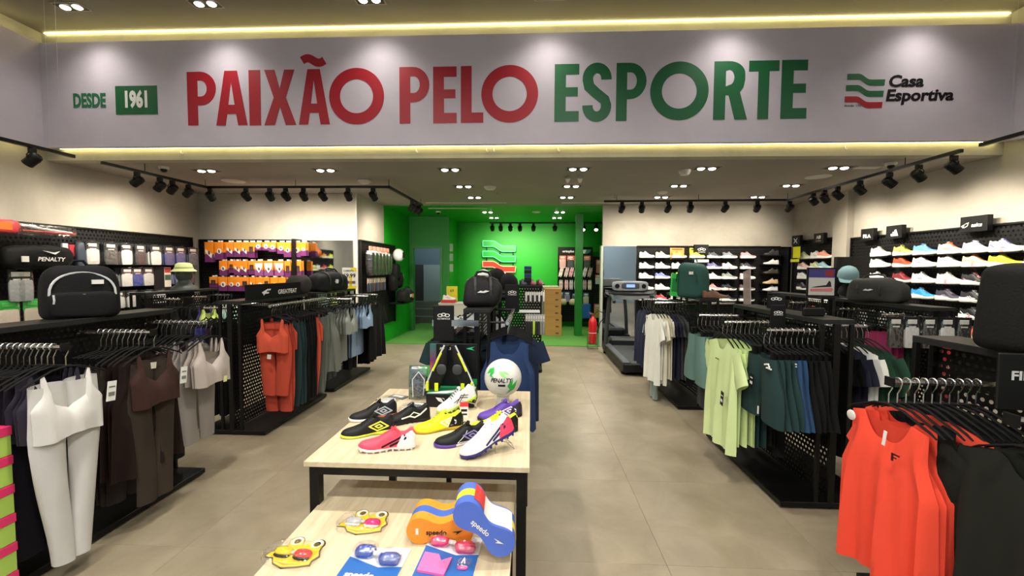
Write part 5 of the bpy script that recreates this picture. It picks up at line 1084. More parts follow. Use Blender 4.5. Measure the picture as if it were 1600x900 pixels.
cols = (2.17, 2.47, 2.77, 3.1, 3.42, 3.7, 4.03); rows = (1.72, 1.52, 1.33, 1.12, .92)
C_ = [[('white','#f2f1ee'),('cream yellow','#f0e2b8'),('orange','#f0a052'),('yellow','#f4ea3a'),('dark grey','#4a4c50'),('grey','#7a7d80'),('pink grey','#b98f96')],
 [('white','#f2f1ee'),('cream','#e9e4d2'),('mint','#bfe6d8'),('white','#eeeeea'),('purple','#6c6596'),('white pink','#f4d6d8'),('charcoal','#3c3f44')],
 [('white','#f4f4f0'),('white blue','#7a86d8'),('neon yellow','#e6f25a'),('white','#eeeeea'),('off white','#e8e6dc'),('grey green','#8f948c'),('white pink','#f6dcdc')],
 [('white','#f2f1ee'),('pale grey','#d8d8d6'),('cream','#eeeada'),('pink','#f2b8b8'),('pink','#e89a9a'),('black','#2c2c30'),('grey pink','#6a5a60')],
 [('black','#232326'),('red','#c83a48'),('off white','#e2e0da'),('brown','#8a5a40'),('grey','#a8a8a4'),('black','#2a2a2c'),('black','#242428')]]
RN = ('top', 'second', 'third', 'fourth', 'fifth')
for i, z in enumerate(rows):
    for j, x in enumerate(cols):
        nm_, c = C_[i][j]
        shelf(pw, x-2.0-.13, x-2.0+.13, z-.15)
        dark = nm_ in ('dark grey', 'charcoal', 'black', 'brown')
        shoe('%s running shoe on the back wall, %s row, %s from left' % (nm_, RN[i], ORD[j]), (x-.135, 7.955, z+.0), D2(random.uniform(-4, 3)), kd='runner', up=c, sole='#f3f1ea', acc=('#e8e8e6' if dark or nm_ == 'purple' else '#c9c7c4'), logo=('swoop', 'bars3', 'cross', 'runbird')[(i+j) % 4], L=.27, group='running shoes on the back shoe wall', lace='#dddddb' if not dark else '#55565a', tag_=('#e88a8a' if (i, j) in ((2, 6), (3, 5), (3, 6), (1, 5)) else None))
for k, (z, c, nm_, kd) in enumerate(((1.78, '#2c2c2e', 'black', 'court'), (1.61, '#e4e2e2', 'white', 'slim'), (1.44, '#3c382e', 'dark olive', 'slim'), (1.25, '#d9bc8a', 'tan', 'slim'), (1.12, '#f0f0f0', 'white', 'slim'), (.92, '#1e1e20', 'black', 'slim'))):
    shelf(pw, 2.27, 2.60, z-.15, .12)
    shoe('%s low shoe in the last column of the back wall, %s from top' % (nm_, ORD[k]), (4.58, 7.955, z), PI, kd=kd, up=c, sole=c, acc='#b8b8b6', logo=None, side=1, L=.27, group='low shoes in the last back wall column')
def sign_box(loc, rz_, lab, draw, w=.24, h=.16, d=.06, name='brand_sign'):
    t = thing(name, lab, 'sign', loc, rz_); part(('sb', w, h, d), lambda: MB().cbox(-w/2, w/2, -d, 0, 0, h, .003), 'panel', BLKP, t); draw(t, -d-.0015); return t
def d_oly(t, y): 
    for s in (-1, 0, 1): shape([circ(s*.04, .10+(.012 if s == 0 else 0), .036, 20, .022), circ(s*.04, .10+(.012 if s == 0 else 0), .026, 20, .013)], WHT, t, (0, y, 0), ext=.0005, name='ring')
    txt('OLYMPIKUS', .018, WHT, t, (0, y, .05), bold=.02, label='white brand word')
sign_box((3.17, 7.99, 1.78), 0, 'black sign box with three rings mark on the back shoe wall', d_oly, .26, .19)
for x, c, l in ((2.62, '#f09a4e', 'orange'), (2.98, '#f4e92c', 'yellow')):
    t = thing('price_sign', '%s price card behind a shoe at the top of the back wall' % l, 'price sign', (x+.12, 7.99, 1.70)); part(None, lambda: MB().box(-.13, .13, -.004, 0, 0, .21), 'card', M(c, .5), t); part(None, lambda: MB().box(-.10, .10, -.0055, -.004, .17, .195), 'print_line', M('#7a5a1c', .5), t)
t = thing('price_sign', 'white price strip under the yellow card on the back wall', 'price sign', (3.16, 7.90, 1.67)); part(None, lambda: MB().box(-.13, .13, -.003, 0, -.03, .02), 'strip', WHT, t)
# ------------------------------------------------------------------ right wall shoes
pr = panel_wall('shoe_display', 'long black perforated shoe wall along the right wall', 4.75, 1.78, (4.86, 6.58, .2), -PI/2)
pr2 = panel_wall('shoe_display', 'short black perforated shoe wall behind the right pilaster', 1.05, 1.82, (4.86, 7.98, .2), -PI/2)
def wshoe(y, z, c, nm_, lab, sole='#f2f0ea', acc='#b9b9b6', logo='swoop', par=None, y0=0, kd='runner', L=.29, **k):
    shelf(par, y0-y-.15, y0-y+.15, z-.2)
    shoe(lab, (4.79, y+L/2, z), -PI/2+random.uniform(-.06, .1), kd=kd, up=c, sole=sole, acc=acc, logo=logo, L=L, group='shoes on the right wall', **k)
ysB = (5.95, 5.58, 5.30, 4.98, 4.70, 4.44, 4.12, 3.82)
zsB = (1.70, 1.55, 1.355, 1.165, .98, .77)
RB = [[('cream','#d8d4c6','#9a9a94','cross'),('yellow green','#d6e05a','#1d1d20','bars3'),('sky blue','#5f9ae0','#a9ccf2','swoop'),('cream orange','#f2c9a8','#f06a3a','cross'),('lavender','#b9b3d8','#e4e2ee','cross'),('white purple','#e9e6f0','#4a3a9a','runbird'),('peach orange','#f8c8a0','#f08050','swoop'),('white','#eeeeec','#999999','cross')],
 [('grey white','#dcdcda','#b0b0b0','swoop'),('orange red','#f0481e','#1d1d20','bars3'),('white striped','#eceadf','#1b1b1e','bars3'),('white','#eeebe4','#b0a8a0','cross'),('peach','#f2c4a2','#e8a07a','cross'),('neon yellow','#e8ee2a','#c8b83a','cross'),('silver black','#4a4a50','#b8b8bc','runbird'),('grey','#88888a','#dddddd','cross')],
 [('white','#ecebe6','#c8c8c6','swoop'),('dark red','#7a1f28','#b84a50','bars3'),('white striped','#f0efea','#2a2a2c','bars3'),('white','#ece8e2','#c0b8b2','cross'),('black pink','#26262a','#f0a0a0','swoop'),('brown orange','#4a3c34','#c85a30','cross'),('black white','#1d1d20','#f2f2f0','runbird'),('black','#1d1d20','#cccccc','cross')],
 [None, None, ('bright blue','#2f9ad8','#a8d8f0','swoop'),('grey purple','#3c3a48','#b8a8c0','cross'),('black white','#26262a','#ffffff','cross'),('brown','#7a6858','#c8b8a8','cross'),None,None],
 [None, None, None, None,('black white','#1f2024','#e8e8e8','runbird'),('salmon','#e8b8a0','#ffffff','cross'),None,None],
 [None, None, None, None,('coral','#f06a4a','#f8b090','cross'),None,None,None]]
for i, r in enumerate(RB):
    for j, it in enumerate(r):
        if it: wshoe(ysB[j], zsB[i], it[1], it[0], '%s shoe on the right wall, row %s from top, %s from pilaster' % (it[0], ('one', 'two', 'three', 'four', 'five', 'six')[i], ORD[j]), acc=it[2], logo=it[3], par=pr, y0=6.58, tag_=('#e8a0a0' if (i+j) % 3 == 2 and j > 2 else None), lace=it[2])
yA = (7.55, 7.22, 6.93+.12); zA = (1.70, 1.52, 1.35, 1.16, .97, .78)
RA = [[('pale green','#cfd8a0'),('pale grey','#dcdcd8'),('pink orange','#f29a80')],[('pink','#e8c0b0'),('lime grey','#c8cc9a'),('pale blue','#8fb4c4')],[('white black','#d8d8d8'),('pink','#d88a8a'),None],[('black white','#2c2c30'),('cream','#e4ded0'),('cream white','#e2ddd0')],[None,('cream','#dcd8c8'),('white','#eeeeec')],[None,('orange','#f07a4a'),('dark teal','#274448')]]
for i, r in enumerate(RA):
    for j, it in enumerate(r):
        if it: wshoe(yA[j], zA[i], it[1], it[0], '%s shoe on the short right panel, row %s from top, %s from back' % (it[0], ('one', 'two', 'three', 'four', 'five', 'six')[i], ORD[j]), par=pr2, y0=7.98, L=.28, logo='cross')
def d_fila(t, y): txt('FILA', .05, WHT, t, (0, y, .06), bold=.04, label='white word FILA')
def d_adi(t, y):
    for k in range(3):
        x = -.045+.038*k; hgt = (.035, .06, .085)[k]
        shape([[(x, 0), (x+.030, 0), (x+.030-hgt*.42, hgt*1.0), (x-hgt*.42+.004, hgt*1.0-.010)]], WHT, t, (.012, y, .03), name='stripe')
def d_asics(t, y):
    txt('asics', .042, WHT, t, (.035, y, .07), bold=.03, shear=.15, label='white word asics'); rb = ribbon([(-.11, .0), (-.085, .04), (-.05, .05), (-.06, .015), (-.095, .0), (-.12, .015), (-.075, .045)], .008); shape([[tuple(a) for a, b in rb]+[tuple(b) for a, b in reversed(rb)]], WHT, t, (0, y, .05), name='emblem')
def d_ua(t, y):
    for s in (1, -1):
        rb = ribbon([(-.045, s*.045), (-.02, s*.012), (.02, s*.012), (.045, s*.045)], .014); shape([[tuple(a) for a, b in rb]+[tuple(b) for a, b in reversed(rb)]], WHT, t, (0, y, .085), name='emblem')
def d_nb(t, y):
    txt('NB', .055, WHT, t, (0, y, .10), bold=.03, shear=.2, label='white letters NB'); txt('new balance', .018, WHT, t, (0, y, .045), label='small white brand words')
for yy, d_, l, w_ in ((6.18, d_fila, 'FILA', .22), (5.74, d_adi, 'three bars mark', .24), (4.75, d_asics, 'asics', .28)):
    sign_box((4.83, yy, 1.93), -PI/2, 'black sign box reading %s on the right shoe wall' % l if l != 'three bars mark' else 'black sign box with three slanted bars on the right shoe wall', d_, w_, .17)
sign_box((4.83, 7.78, 1.95), -PI/2, 'black sign box with crossed arcs mark on the short right wall', d_ua, .22, .18); sign_box((4.83, 7.18, 1.95), -PI/2, 'black sign box with NB letters on the short right wall', d_nb, .24, .17)
t = thing('price_sign', 'small yellow price cards on the short right wall panel', 'price sign', (4.70, 7.62, 1.72), -PI/2); part(None, lambda: MB().box(-.10, .10, -.004, 0, 0, .2), 'card', M('#c8c81e', .5), t); part(None, lambda: MB().box(-.16, .08, -.008, -.004, -.07, -.02), 'card', M('#c8d01e', .5), t)
# lower packs on right wall
for k in range(8):
    hangpack((4.78, 6.35-.16*k, 1.0), -PI/2, 'sock pack low on the right wall, %s from the pilaster' % ORD[k], 'sock packs low on the right wall', w=.13, h=.28, prod=('#2a2a2c', '#d8d8d6', '#2a2a2c', '#c9c9c6')[k % 4], head='#1d1d1f')
for k in range(5): garment('leggings', '#b01f5c', (4.6, 5.02-.09*k, .95), -PI/2+PI/2, 'magenta leggings hanging low on the right wall, %s from back' % ORD[k], 'magenta leggings on the right wall', k) if False else None
# ------------------------------------------------------------------ left wall goods
pl = panel_wall('pack_display', 'long black perforated panel with sock packs along the left wall', 4.5, 1.76, (-5.56, 2.1, .2), PI/2)
WG = 'sock packs on the left wall'
def wallpacks(y, z, n, lab, prod, head='#26272a', w=.17, h=.28, win='#e2e2de', dx=.035):
    peg = part('peg', lambda: MB().tube([(0, 0, 0), (.24, 0, 0), (.25, 0, .012)], .003, 5), 'peg', CHR, pl, loc=(y-2.1, 0, z+.005-.2), rot=(0, 0, -PI/2))
    for k in range(n):
        hangpack((-5.52+.035+dx*k, y+random.uniform(-.008, .008), z), PI/2+random.uniform(-.08, .08), lab+(' outermost' if k == n-1 else ', %s behind it' % ORD[n-2-k]), WG, prod=prod, head=head, w=w, h=h, win=win)
g1 = [(4.85, '#d8d8d4', 'white'), (5.07, '#4a4c4e', 'charcoal'), (5.28, '#e6e4de', 'white'), (5.47, '#3a3c3e', 'black'), (5.70, '#e0e0dc', 'white'), (5.92, '#4a558a', 'blue grey'), (6.13, '#5a5f9a', 'violet blue'), (6.36, '#6a6e78', 'grey')]
for k, (y, c, n_) in enumerate(g1): wallpacks(y, 1.80, 5, '%s sock pack, top row, peg %s from front,' % (n_, ('one', 'two', 'three', 'four', 'five', 'six', 'seven', 'eight')[k]), c)
g2_ = [(5.30, '#d8d8d4', 'white'), (5.45, '#2f4a9a', 'blue'), (5.62, '#cfcfcc', 'pale'), (6.15, '#9a9cc8', 'lilac'), (6.33, '#5a5c60', 'grey')]
for k, (y, c, n_) in enumerate(g2_): wallpacks(y, 1.48, 4, '%s sock pack, second row, peg %s from front,' % (n_, ('one', 'two', 'three', 'four', 'five')[k]), c, h=.25)
for k, (y, c, n_) in enumerate(((5.0, '#2a3a7a', 'navy'), (5.18, '#d8d8d4', 'white'), (5.36, '#c8c8c4', 'pale grey'), (5.6, '#202124', 'black'), (5.8, '#e2e2e0', 'white'))): wallpacks(y, 1.17, 4, '%s sock pack, third row, peg %s from front,' % (n_, ('one', 'two', 'three', 'four', 'five')[k]), c, h=.22)
t = thing('display_banner', 'black hanging compression wear pack with red and green label on the left wall', 'package', (-5.40, 5.86, 1.50), PI/2); part(None, lambda: MB().cbox(-.14, .14, -.01, .01, -.36, 0, .004), 'black_sleeve', M('#1c1a1b', .6), t); part(None, lambda: MB().box(.02, .13, -.012, -.01, -.30, -.01), 'paper_label', M('#d8cfc0', .5), t); part(None, lambda: MB().box(.025, .125, -.0135, -.012, -.09, -.02), 'red_stripe', M('#b83a3a', .5), t); part(None, lambda: MB().box(.025, .125, -.0135, -.012, -.20, -.12), 'green_stripe', M('#3f5a44', .5), t); txt('selene', .025, WHT, t, (-.06, -.012, -.2), bold=.02, label='small white word on the sleeve') if False else None
for k, (y, z) in enumerate(((4.06, 1.14), (4.28, 1.14), (4.49, 1.14), (4.62, 1.44))):
    hangpack((-5.42, y, z), PI/2, 'green topped clear pack on the left wall, %s from front' % ORD[k], 'green topped packs on the left wall', head='#3fae4a', prod=('#e6d8c8', '#d8ccb8', '#dcdcd8', '#5a5c5e')[k], w=.19, h=.30 if k < 3 else .34, win='#5ccf66')
for k, y in enumerate((4.12, 4.20)): hangpack((-5.40, y, 1.46), PI/2, 'clear pack with black gear at the left frame edge, %s' % ORD[k], 'clear packs at the left frame edge', prod='#aeb2b4', head='#1b1b1d', w=.14, h=.34)
t = thing('racket_set', 'red and orange badminton racket set in clear bag on top of the left wall panel', 'racket set', (-5.36, 4.12, 1.9), PI/2)
part(None, lambda: MB().sup((-.14, 0, 0), (.16, .05, .07), .5, .7, 20, 8, .008, 1), 'racket_head_bag', M('#c8404a', .4), t, True); part(None, lambda: MB().box(-.22, -.08, -.055, -.045, -.035, .04), 'orange_print', M('#f0702a', .4), t); part(None, lambda: MB().tube([(.02, -.02, .03), (.25, -.02, .0), (.5, -.02, -.02)], .014, 6), 'white_shaft', WHTP, t); part(None, lambda: MB().tube([(.02, -.03, -.03), (.3, -.03, -.03), (.52, -.03, -.03)], .012, 6), 'red_shaft', M('#b8303a', .4), t); part(None, lambda: MB().sup((.25, 0, -.01), (.32, .05, .07), .5, .5, 20, 8, .01, 4), 'film_bag', FILM, t, True)
t = thing('ball_bag', 'black PENALTY bag hanging on the left wall', 'bag', (-5.38, 4.32, 1.52), PI/2); part(None, lambda: MB().sup((0, 0, .07), (.33, .09, .13), .6, .7, 28, 12, .02, 3), 'body', BAG, t, True); txt('PENALTY', .045, WHT, t, (.03, -.105, .05), bold=.02, shear=.2, label='white brand word'); shape([[(-.08, .03), (.03, .012), (.09, .03), (.04, -.01)]], WHT, t, (.03, -.105, .115), name='emblem'); part(None, lambda: MB().box(-.23, -.17, -.10, -.09, .02, .08), 'white_patch', WHT, t)
t = thing('wrist_band_rack', 'red and white striped small packs on a peg beside the black bag', 'package', (-5.40, 4.66, 1.76), PI/2)
for k in range(3): part('wbp', lambda: MB().cbox(-.03, .03, -.012, .012, -.14, 0, .003), 'small_pack', M('#b8323c' if k == 1 else '#e6e4e0', .5), t, loc=(.07*k-.07, 0, -.01*k))
t = thing('packaged_bag', 'dark blue grey bag with white tag on the left wall', 'bag', (-5.38, 4.80, 1.78), PI/2); part(None, lambda: MB().sup((0, 0, -.17), (.12, .04, .18), .5, .5, 20, 10, .012, 2), 'body', M('#3a4050', .6), t, True); part(None, lambda: MB().box(.0, .08, -.05, -.04, -.22, -.15), 'tag', WHT, t)
# racks in the second left row
g8 = gondola(-4.5, 4.55, 5.67, 'black perforated rack with mannequin head on top, second row left', (4.7, 5.1, 5.5), (), armlen=.4)
rail((-4.1, 4.7, 1.115), (-1, 0, 0), 1, .05, PI/2, [('bra', '#1f2126', 'charcoal', 1, 'charcoal bra on the second left row'), ('bra', '#17181c', 'black', 4)], 'the second left row near arm', start=0)
rail((-4.1, 5.1, 1.115), (-1, 0, 0), 1, .05, PI/2, [('bra', '#d6e878', 'lime', 1, 'lime bra on the second left row'), ('bra', '#4a4288', 'violet', 1), ('tank', '#17181c', 'black', 3)], 'the second left row middle arm', start=0)
rail((-4.1, 5.5, 1.115), (-1, 0, 0), 1, .05, PI/2, [('bra', '#a8cdb8', 'mint', 1, 'mint bra on the second left row'), ('bra', '#c8ccd0', 'grey', 1), ('tank', '#17181c', 'black', 3)], 'the second left row far arm', start=0)
t = thing('mannequin_head', 'dark grey mannequin head on the second row rack', 'mannequin', (-4.5, 5.2, 1.2))
part(None, lambda: MB().lathe([(.15, 0), (.14, .03), (.09, .07), (.068, .11), (.066, .15)], 20), 'neck', M('#3f4540', .5), t, True); h_ = part(None, lambda: MB().sup((0, 0, .21), (.085, .10, .12), .95, .95, 22, 14), 'head', M('#3f4540', .5), t, True); part(None, lambda: MB().sup((.0, -.10, .20), (.012, .02, .022), 1, 1, 10, 6), 'nose', M('#3f4540', .5), h_, True)
t = thing('bucket_hat', 'pale green bucket hat on the mannequin head', 'hat', (-4.5, 5.2, 1.45)); part(None, lambda: MB().lathe([(.0, .105), (.06, .10), (.088, .08), (.10, .03), (.107, .02), (.14, -.01), (.138, -.014), (.104, .012)], 26), 'hat_body', cloth('#c6cc90'), t, True); part(None, lambda: MB().lathe([(.101, .028), (.103, .03), (.100, .045), (.097, .046)], 26), 'hat_band', cloth('#a9b07a'), t, True)
# ------------------------------------------------------------------ orange packs on the back left wall
po = panel_wall('pack_display', 'black panel with orange and purple packs on the left back wall', 1.74, 1.74, (-5.56, 6.755, .2), 0)
OG = 'orange and purple accessory packs'
def opack(x, y, z, w, h, lab, win):
    t = thing('accessory_pack', lab, 'package', (x, y, z), random.uniform(-.05, .05), OG)
    part(('op1', w, h), lambda: MB().cbox(-w/2, w/2, -.012, .012, -h*.6, 0, .002), 'orange_top', M('#f08a1c', .42), t)
    part(('op2', w, h), lambda: MB().cbox(-w/2, w/2, -.012, .012, -h, -h*.6, .002), 'purple_bottom', M('#6a2a62' if win != 'w' else '#8a4a80', .42), t)
    if win == 'o': part(('op3', w, h), lambda: MB().prism(circ(w*.06, -h*.52, w*.3, 16), -.0145, -.012, 'xz'), 'white_window', WHT, t)
    elif win == 'd': part(('op4', w, h), lambda: MB().prism([(-w*.4, -h*.35), (w*.4, -h*.6), (w*.3, -h*.8), (-w*.4, -h*.5)], -.0145, -.012, 'xz'), 'white_window', WHT, t)
    elif win == 'w': part(('op5', w, h), lambda: MB().prism([(-w*.46, -h*.15), (w*.46, -h*.15), (w*.4, -h*.45), (0, -h*.8), (-w*.4, -h*.45)], -.0145, -.012, 'xz'), 'white_window', WHT, t)
    else: part(('op6', w, h), lambda: MB().box(-w*.3, w*.3, -.0145, -.012, -h*.72, -h*.28), 'dark_window', M('#3a2c2c', .5), t)
    part(('op7', w, h), lambda: MB().prism([(-w*.05, -h*.42), (w*.12, -h*.46), (w*.16, -h*.6), (w*.02, -h*.64), (-w*.08, -h*.55)], -.0155, -.0145, 'xz'), 'product_print', M('#5a3c40', .5), t)
    part('ophook', lambda: MB().cbox(-.02, .02, -.002, .002, 0, .025, .001), 'hang_tab', WHTP, t)
ROWS = [(1.905, [(305, .14, .30, 'd'), (322, .14, .26, 'o'), (340, .12, .22, 'd'), (353, .12, .22, 'd'), (365, .11, .22, 'd'), (376, .11, .23, 'x'), (387, .12, .12, 'o'), (400, .12, .12, 'o'), (411, .12, .14, 'o'), (425, .12, .17, 'o'), (436, .12, .22, 'o'), (451, .13, .22, 'o'), (462, .09, .2, 'o')]),
 (1.60, [(328, .13, .22, 'o'), (342, .09, .18, 'x'), (352, .12, .21, 'd'), (363, .12, .21, 'd'), (376, .11, .20, 'x'), (388, .14, .22, 'w'), (404, .15, .22, 'w'), (422, .15, .22, 'w'), (436, .10, .24, 'x'), (452, .12, .24, 'x')]),
 (1.335, [(311, .13, .16, 'x'), (327, .14, .21, 'o'), (341, .11, .21, 'o'), (352, .11, .21, 'o'), (364, .13, .21, 'x'), (377, .10, .19, 'd'), (389, .13, .22, 'o'), (400, .10, .20, 'x'), (413, .13, .22, 'o'), (426, .12, .22, 'o'), (440, .12, .18, 'd')])]
for i, (z, its) in enumerate(ROWS):
    for j, (px, w, h, win) in enumerate(its):
        h *= 1.1
        x = (px-830)/650*6.55+.02
        for k in range(2):
            opack(x+.008*k, 6.60+.05*k, z+.004*k, w, h, 'orange purple pack, %s row, %s from left%s, left back wall' % (('top', 'middle', 'bottom')[i], ORD[j], (', front one', ', behind')[k]), win)
        part('peg2', lambda: MB().tube([(0, 0, 0), (0, -.18, 0), (0, -.19, .01)], .003, 5), 'peg', CHR, po, loc=(x+5.56, 0, z+.006-.2))
tag(part(None, lambda: MB().cbox(-3.86, -3.80, 6.55, 6.76, 0, 1.96, .004), 'panel_post', BLK), 'thick black post at the right end of the orange pack panel', 'post')
# ------------------------------------------------------------------ bags on the left return wall
pj = panel_wall('pack_display', 'black panel with hanging backpacks left of the green area', 1.75, 1.55, (-2.86, 6.86, .4), PI/2)
for k in range(6):
    y = 7.0+.17*k
    t = thing('backpack', 'dark shiny wrapped drawstring backpack on the return wall, %s from front' % ORD[k], 'backpack', (-2.74, y, 1.87), PI/2, 'wrapped backpacks on the return wall')
    part('wb1', lambda: MB().sup((0, 0, -.30), (.075, .07, .21), .6, .6, 18, 12, .012, 4), 'body', M('#1c161a', .3, coat=.4), t, True); part('wb2', lambda: MB().cbox(-.05, .05, -.012, .012, -.11, .0, .003), 'coral_header', M('#e88a78', .5), t); part('wb3', lambda: MB().sup((0, 0, -.28), (.085, .08, .22), .4, .4, 18, 10, .008, 7), 'film_bag', FILM, t, True)
for k in range(10):
    hangpack((-2.78, 6.98+.09*k, 1.32), PI/2, 'small flip flop pack in the row below the backpacks, %s from front' % ORD[k], 'small packs on the return wall', w=.07, h=.24, prod=('#2c2c30', '#3a4a6a', '#2f3a34', '#5a3a3a')[k % 4], head=('#c89a8a', '#b8a89a')[k % 2], film=False, name='small_pack')
t = tag(part(None, lambda: MB().sup((0, 0, 0), (.11, .11, .13), .9, .9, 22, 14), 'sports_ball', M('#e4e4e2', .4), None, True, (-2.70, 8.38, 1.76)), 'white ball in net at the end of the return wall', 'ball')
part(None, lambda: MB().prism([(-.06, -.06), (.06, -.04), (.03, .07), (-.05, .05)], .095, .112, 'yz'), 'black_patch', BLKP, t)
for k, (y, z, r) in enumerate(((8.35, 1.42, .11), (8.55, 1.25, .12), (8.2, 1.2, .10))): tag(part(None, lambda: MB().sup((0, 0, 0), (.09, .12, .17), .6, .6, 20, 12, .015, k), 'hanging_bag', BAG, None, True, (-2.76, y, z)), 'black bag hanging on the return wall, %s of three' % ('upper', 'right', 'lower')[k], 'bag')
b = duffel((-2.62, 8.55, .80), PI/2, 'black duffel bag with round orange badge low on the return wall', '#141416', w=.62, h=.28, d=.26, mark=False); part(None, lambda: MB().prism(circ(.08, .12, .05, 18), -.145, -.135, 'xz'), 'orange_badge', M('#f08a3c', .5), b); part(None, lambda: MB().box(-.1, .0, -.14, -.13, .1, .16), 'white_print', WHT, b)
tag(part(None, lambda: MB().box(-2.87, -2.55, 8.2, 8.6+.3, .77, .79), 'wall_shelf', BLK), 'black shelf under the duffel bag with orange badge', 'shelf')
# ------------------------------------------------------------------ green area
t = thing('neon_sign', 'illuminated brand emblem of two green waves and one red wave', 'sign', (-1.28, 11.04, 2.08))
NEG = M('#0aa82c', .4, emit=.06, name='lit_green_acrylic'); NER = M('#f02a14', .4, emit=.55, name='lit_red_acrylic'); NEW = M('#6dffae', .4, emit=1.1, name='lit_edge')
NEP = M('#ffb090', .4, emit=1.3, name='lit_edge_red')
for k in range(3):
    W = wave(.87, .15, drop=.13); z = -.27*k
    top = W[:17]; bot = W[17:]
    shape([W], (NEG, NEG, NER)[k], t, (0, -.06, z), ext=.018, name='wave_panel', label='red glowing wave' if k == 2 else None)
    P3 = [(a, -.082, b+z) for a, b in W]; P3.append(P3[0]); part(None, lambda: MB().tube(P3, .008, 5), 'neon_edge', (NEW, NEW, NEP)[k], t)
part(None, lambda: MB().box(.28, .60, -.075, -.05, -.72, -.60), 'white_plate', WHT, t)
for x in (.1, .45, .8): part('nst', lambda: MB().box(-.012, .012, -.045, 0, -.5, .1), 'standoff', BLKP, t, loc=(x, 0, -.1))
pg = panel_wall('pack_display', 'tall black pegboard with footwear packs on the green wall', .88, 1.9, (.68, 10.72, .14), 0, .05)
part(None, lambda: MB().box(0, .88, -.03, 0, 1.72, 1.9), 'header_board', BLKP, pg); txt('ortopho', .055, WHT, pg, (.26, -.032, 1.81), bold=.04, xs=1.15, label='white word on the header')
shape([[(0, 0), (.05, .11), (.25, .11), (.2, .03), (.12, .0)]], M('#1f8a66', .4), pg, (.6, -.032, 1.75), name='emblem'); shape([[(0, 0), (.08, 0), (.12, .09), (.04, .09)]], WHT, pg, (.60, -.034, 1.76), name='emblem', label='pale slanted tile')
pg2 = panel_wall('pack_display', 'lower black pegboard beside the tall one at the right of the green wall', .34, 1.66, (1.58, 10.72, .14), 0, .05)
GG = 'packs on the green area pegboard'
ci = 0
for k, x in enumerate((.80, 1.0, 1.18, 1.42)):
    hangpack((x, 10.66, 1.84), 0, 'coral headed pack in the top row of the green area pegboard, %s from left' % ORD[k], GG, head='#e8705a', prod=('#f0b8b0', '#3a3a3e', '#e8c8c0', '#3a3a3e')[k], w=.17, h=.32, win='#f2d8d0', name='accessory_pack')
for r, z in enumerate((1.42, 1.10)):
    for k, x in enumerate((.76, .90, 1.02, 1.14, 1.36, 1.49)):
        t = thing('flip_flops', 'pale flip flop pair, %s row of the pegboard, %s from left' % (('upper', 'lower')[r], ORD[k]), 'flip flops', (x, 10.64, z), .0, 'flip flops on the pegboard', rot=(PI/2, .25*(1-r), 0))
        part('ffp', lambda: MB().tube([(0, .10, .02), (0, .10, -.10)], .003, 4), 'peg', CHR, t)
        c = ('#e8dcd0', '#d8c8c0', '#e8b8b8', '#c8c8c8', '#d8d8d4', '#b8a8a0')[(k+r) % 6]
        for s in (-1, 1): part(('ff', s), lambda: MB().prism([(s*.022+x_*.024, z_*.13) for x_, z_ in circ(0, 0, 1, 14)], -.01+.01*s, .005+.01*s), 'sole', M(c, .6), t); part(('fs', s), lambda: MB().tube([(s*.022-.02, -.01, .018), (s*.022, .05, .03), (s*.022+.02, -.01, .018)], .004, 4), 'strap', M('#b8505a', .5), t)
for k, (x, z, c, h) in enumerate(((.76, .92, '#3a5a6a', .28), (.92, .92, '#8a7ab0', .26), (1.12, .88, '#2a5a5a', .2), (1.40, .90, '#c8b8a8', .3), (1.72, 1.74, '#c8505a', .34), (1.70, 1.36, '#d8d8d4', .24), (1.68, .62, '#c89a3a', .36))):
    hangpack((x, 10.64, z), 0, 'mixed pack on the green area pegboards, number %s from top left' % ORD[k], GG, head='#d86a4a' if k > 3 else '#3a4a6a', prod=c, w=.15, h=h, name='accessory_pack')
for k, x in enumerate((.82, 1.06)): tag(part('fbox', lambda: MB().sup((0, 0, 0), (.09, .06, .08), .7, .7, 16, 8, .015, 3), 'slippers', M('#c8b89a', .8), None, True, (x, 10.6, .66)), 'pair of beige furry slippers on the pegboard, %s' % ('left', 'right')[k], 'slippers')
tag(part(None, lambda: MB().cbox(-.12, .12, -.015, .015, -.38, 0, .02), 'kickboard', M('#2a6ac0', .5), None, False, (1.40, 10.62, .62)), 'blue swim kickboard low on the pegboard', 'kickboard')
# cardboard boxes and counter
CB = M('#b98a4e', .8, bump=.1, bscale=40, var=.06, vscale=4, name='cardboard')
for k in range(7):
    h = .148; z = .012+k*.15
    t = thing('cardboard_box', 'brown cardboard box in the stack right of the perforated stand, %s from bottom' % ORD[k], 'box', (.49+(.015 if k < 3 else 0), 9.42, z), random.uniform(-.02, .02), 'stacked cardboard boxes')
    part('cbx', lambda: MB().cbox(-.185, .185, -.15, .15, 0, .112, .002), 'carton', CB, t); part('cbl', lambda: MB().cbox(-.188, .188, -.153, .153, .112, h, .002), 'lid', CB, t); part('cbm', lambda: MB().box(.05, .12, -.156, -.150, .04, .07), 'printed_mark', M('#6a4a28', .7), t)
t = thing('counter', 'wooden topped counter behind the cardboard boxes', 'counter', (-.2, 10.0, .012)); part(None, lambda: MB().cbox(0, .85, 0, .5, 0, 1.03, .004), 'body', M('#8f8a82', .6), t); part(None, lambda: MB().cbox(-.02, .87, -.02, .52, 1.03, 1.07, .004), 'wooden_top', OAK, t)
t = thing('counter', 'low white counter with red base tray near the doorway', 'counter', (-1.93, 8.6, .012)); part(None, lambda: MB().cbox(0, .85, 0, .45, 0, .74, .004), 'body', M('#b8b4aa', .6), t); part(None, lambda: MB().cbox(-.01, .86, -.01, .46, .74, .76, .004), 'top', M('#c9c5bb', .5), t)
tag(part(None, lambda: MB().cbox(-1.88, -1.60, 8.62, 8.85, .775, .83, .003), 'shoe_tray', M('#c82a2c', .5)), 'red tray under a white shoe near the doorway', 'tray')
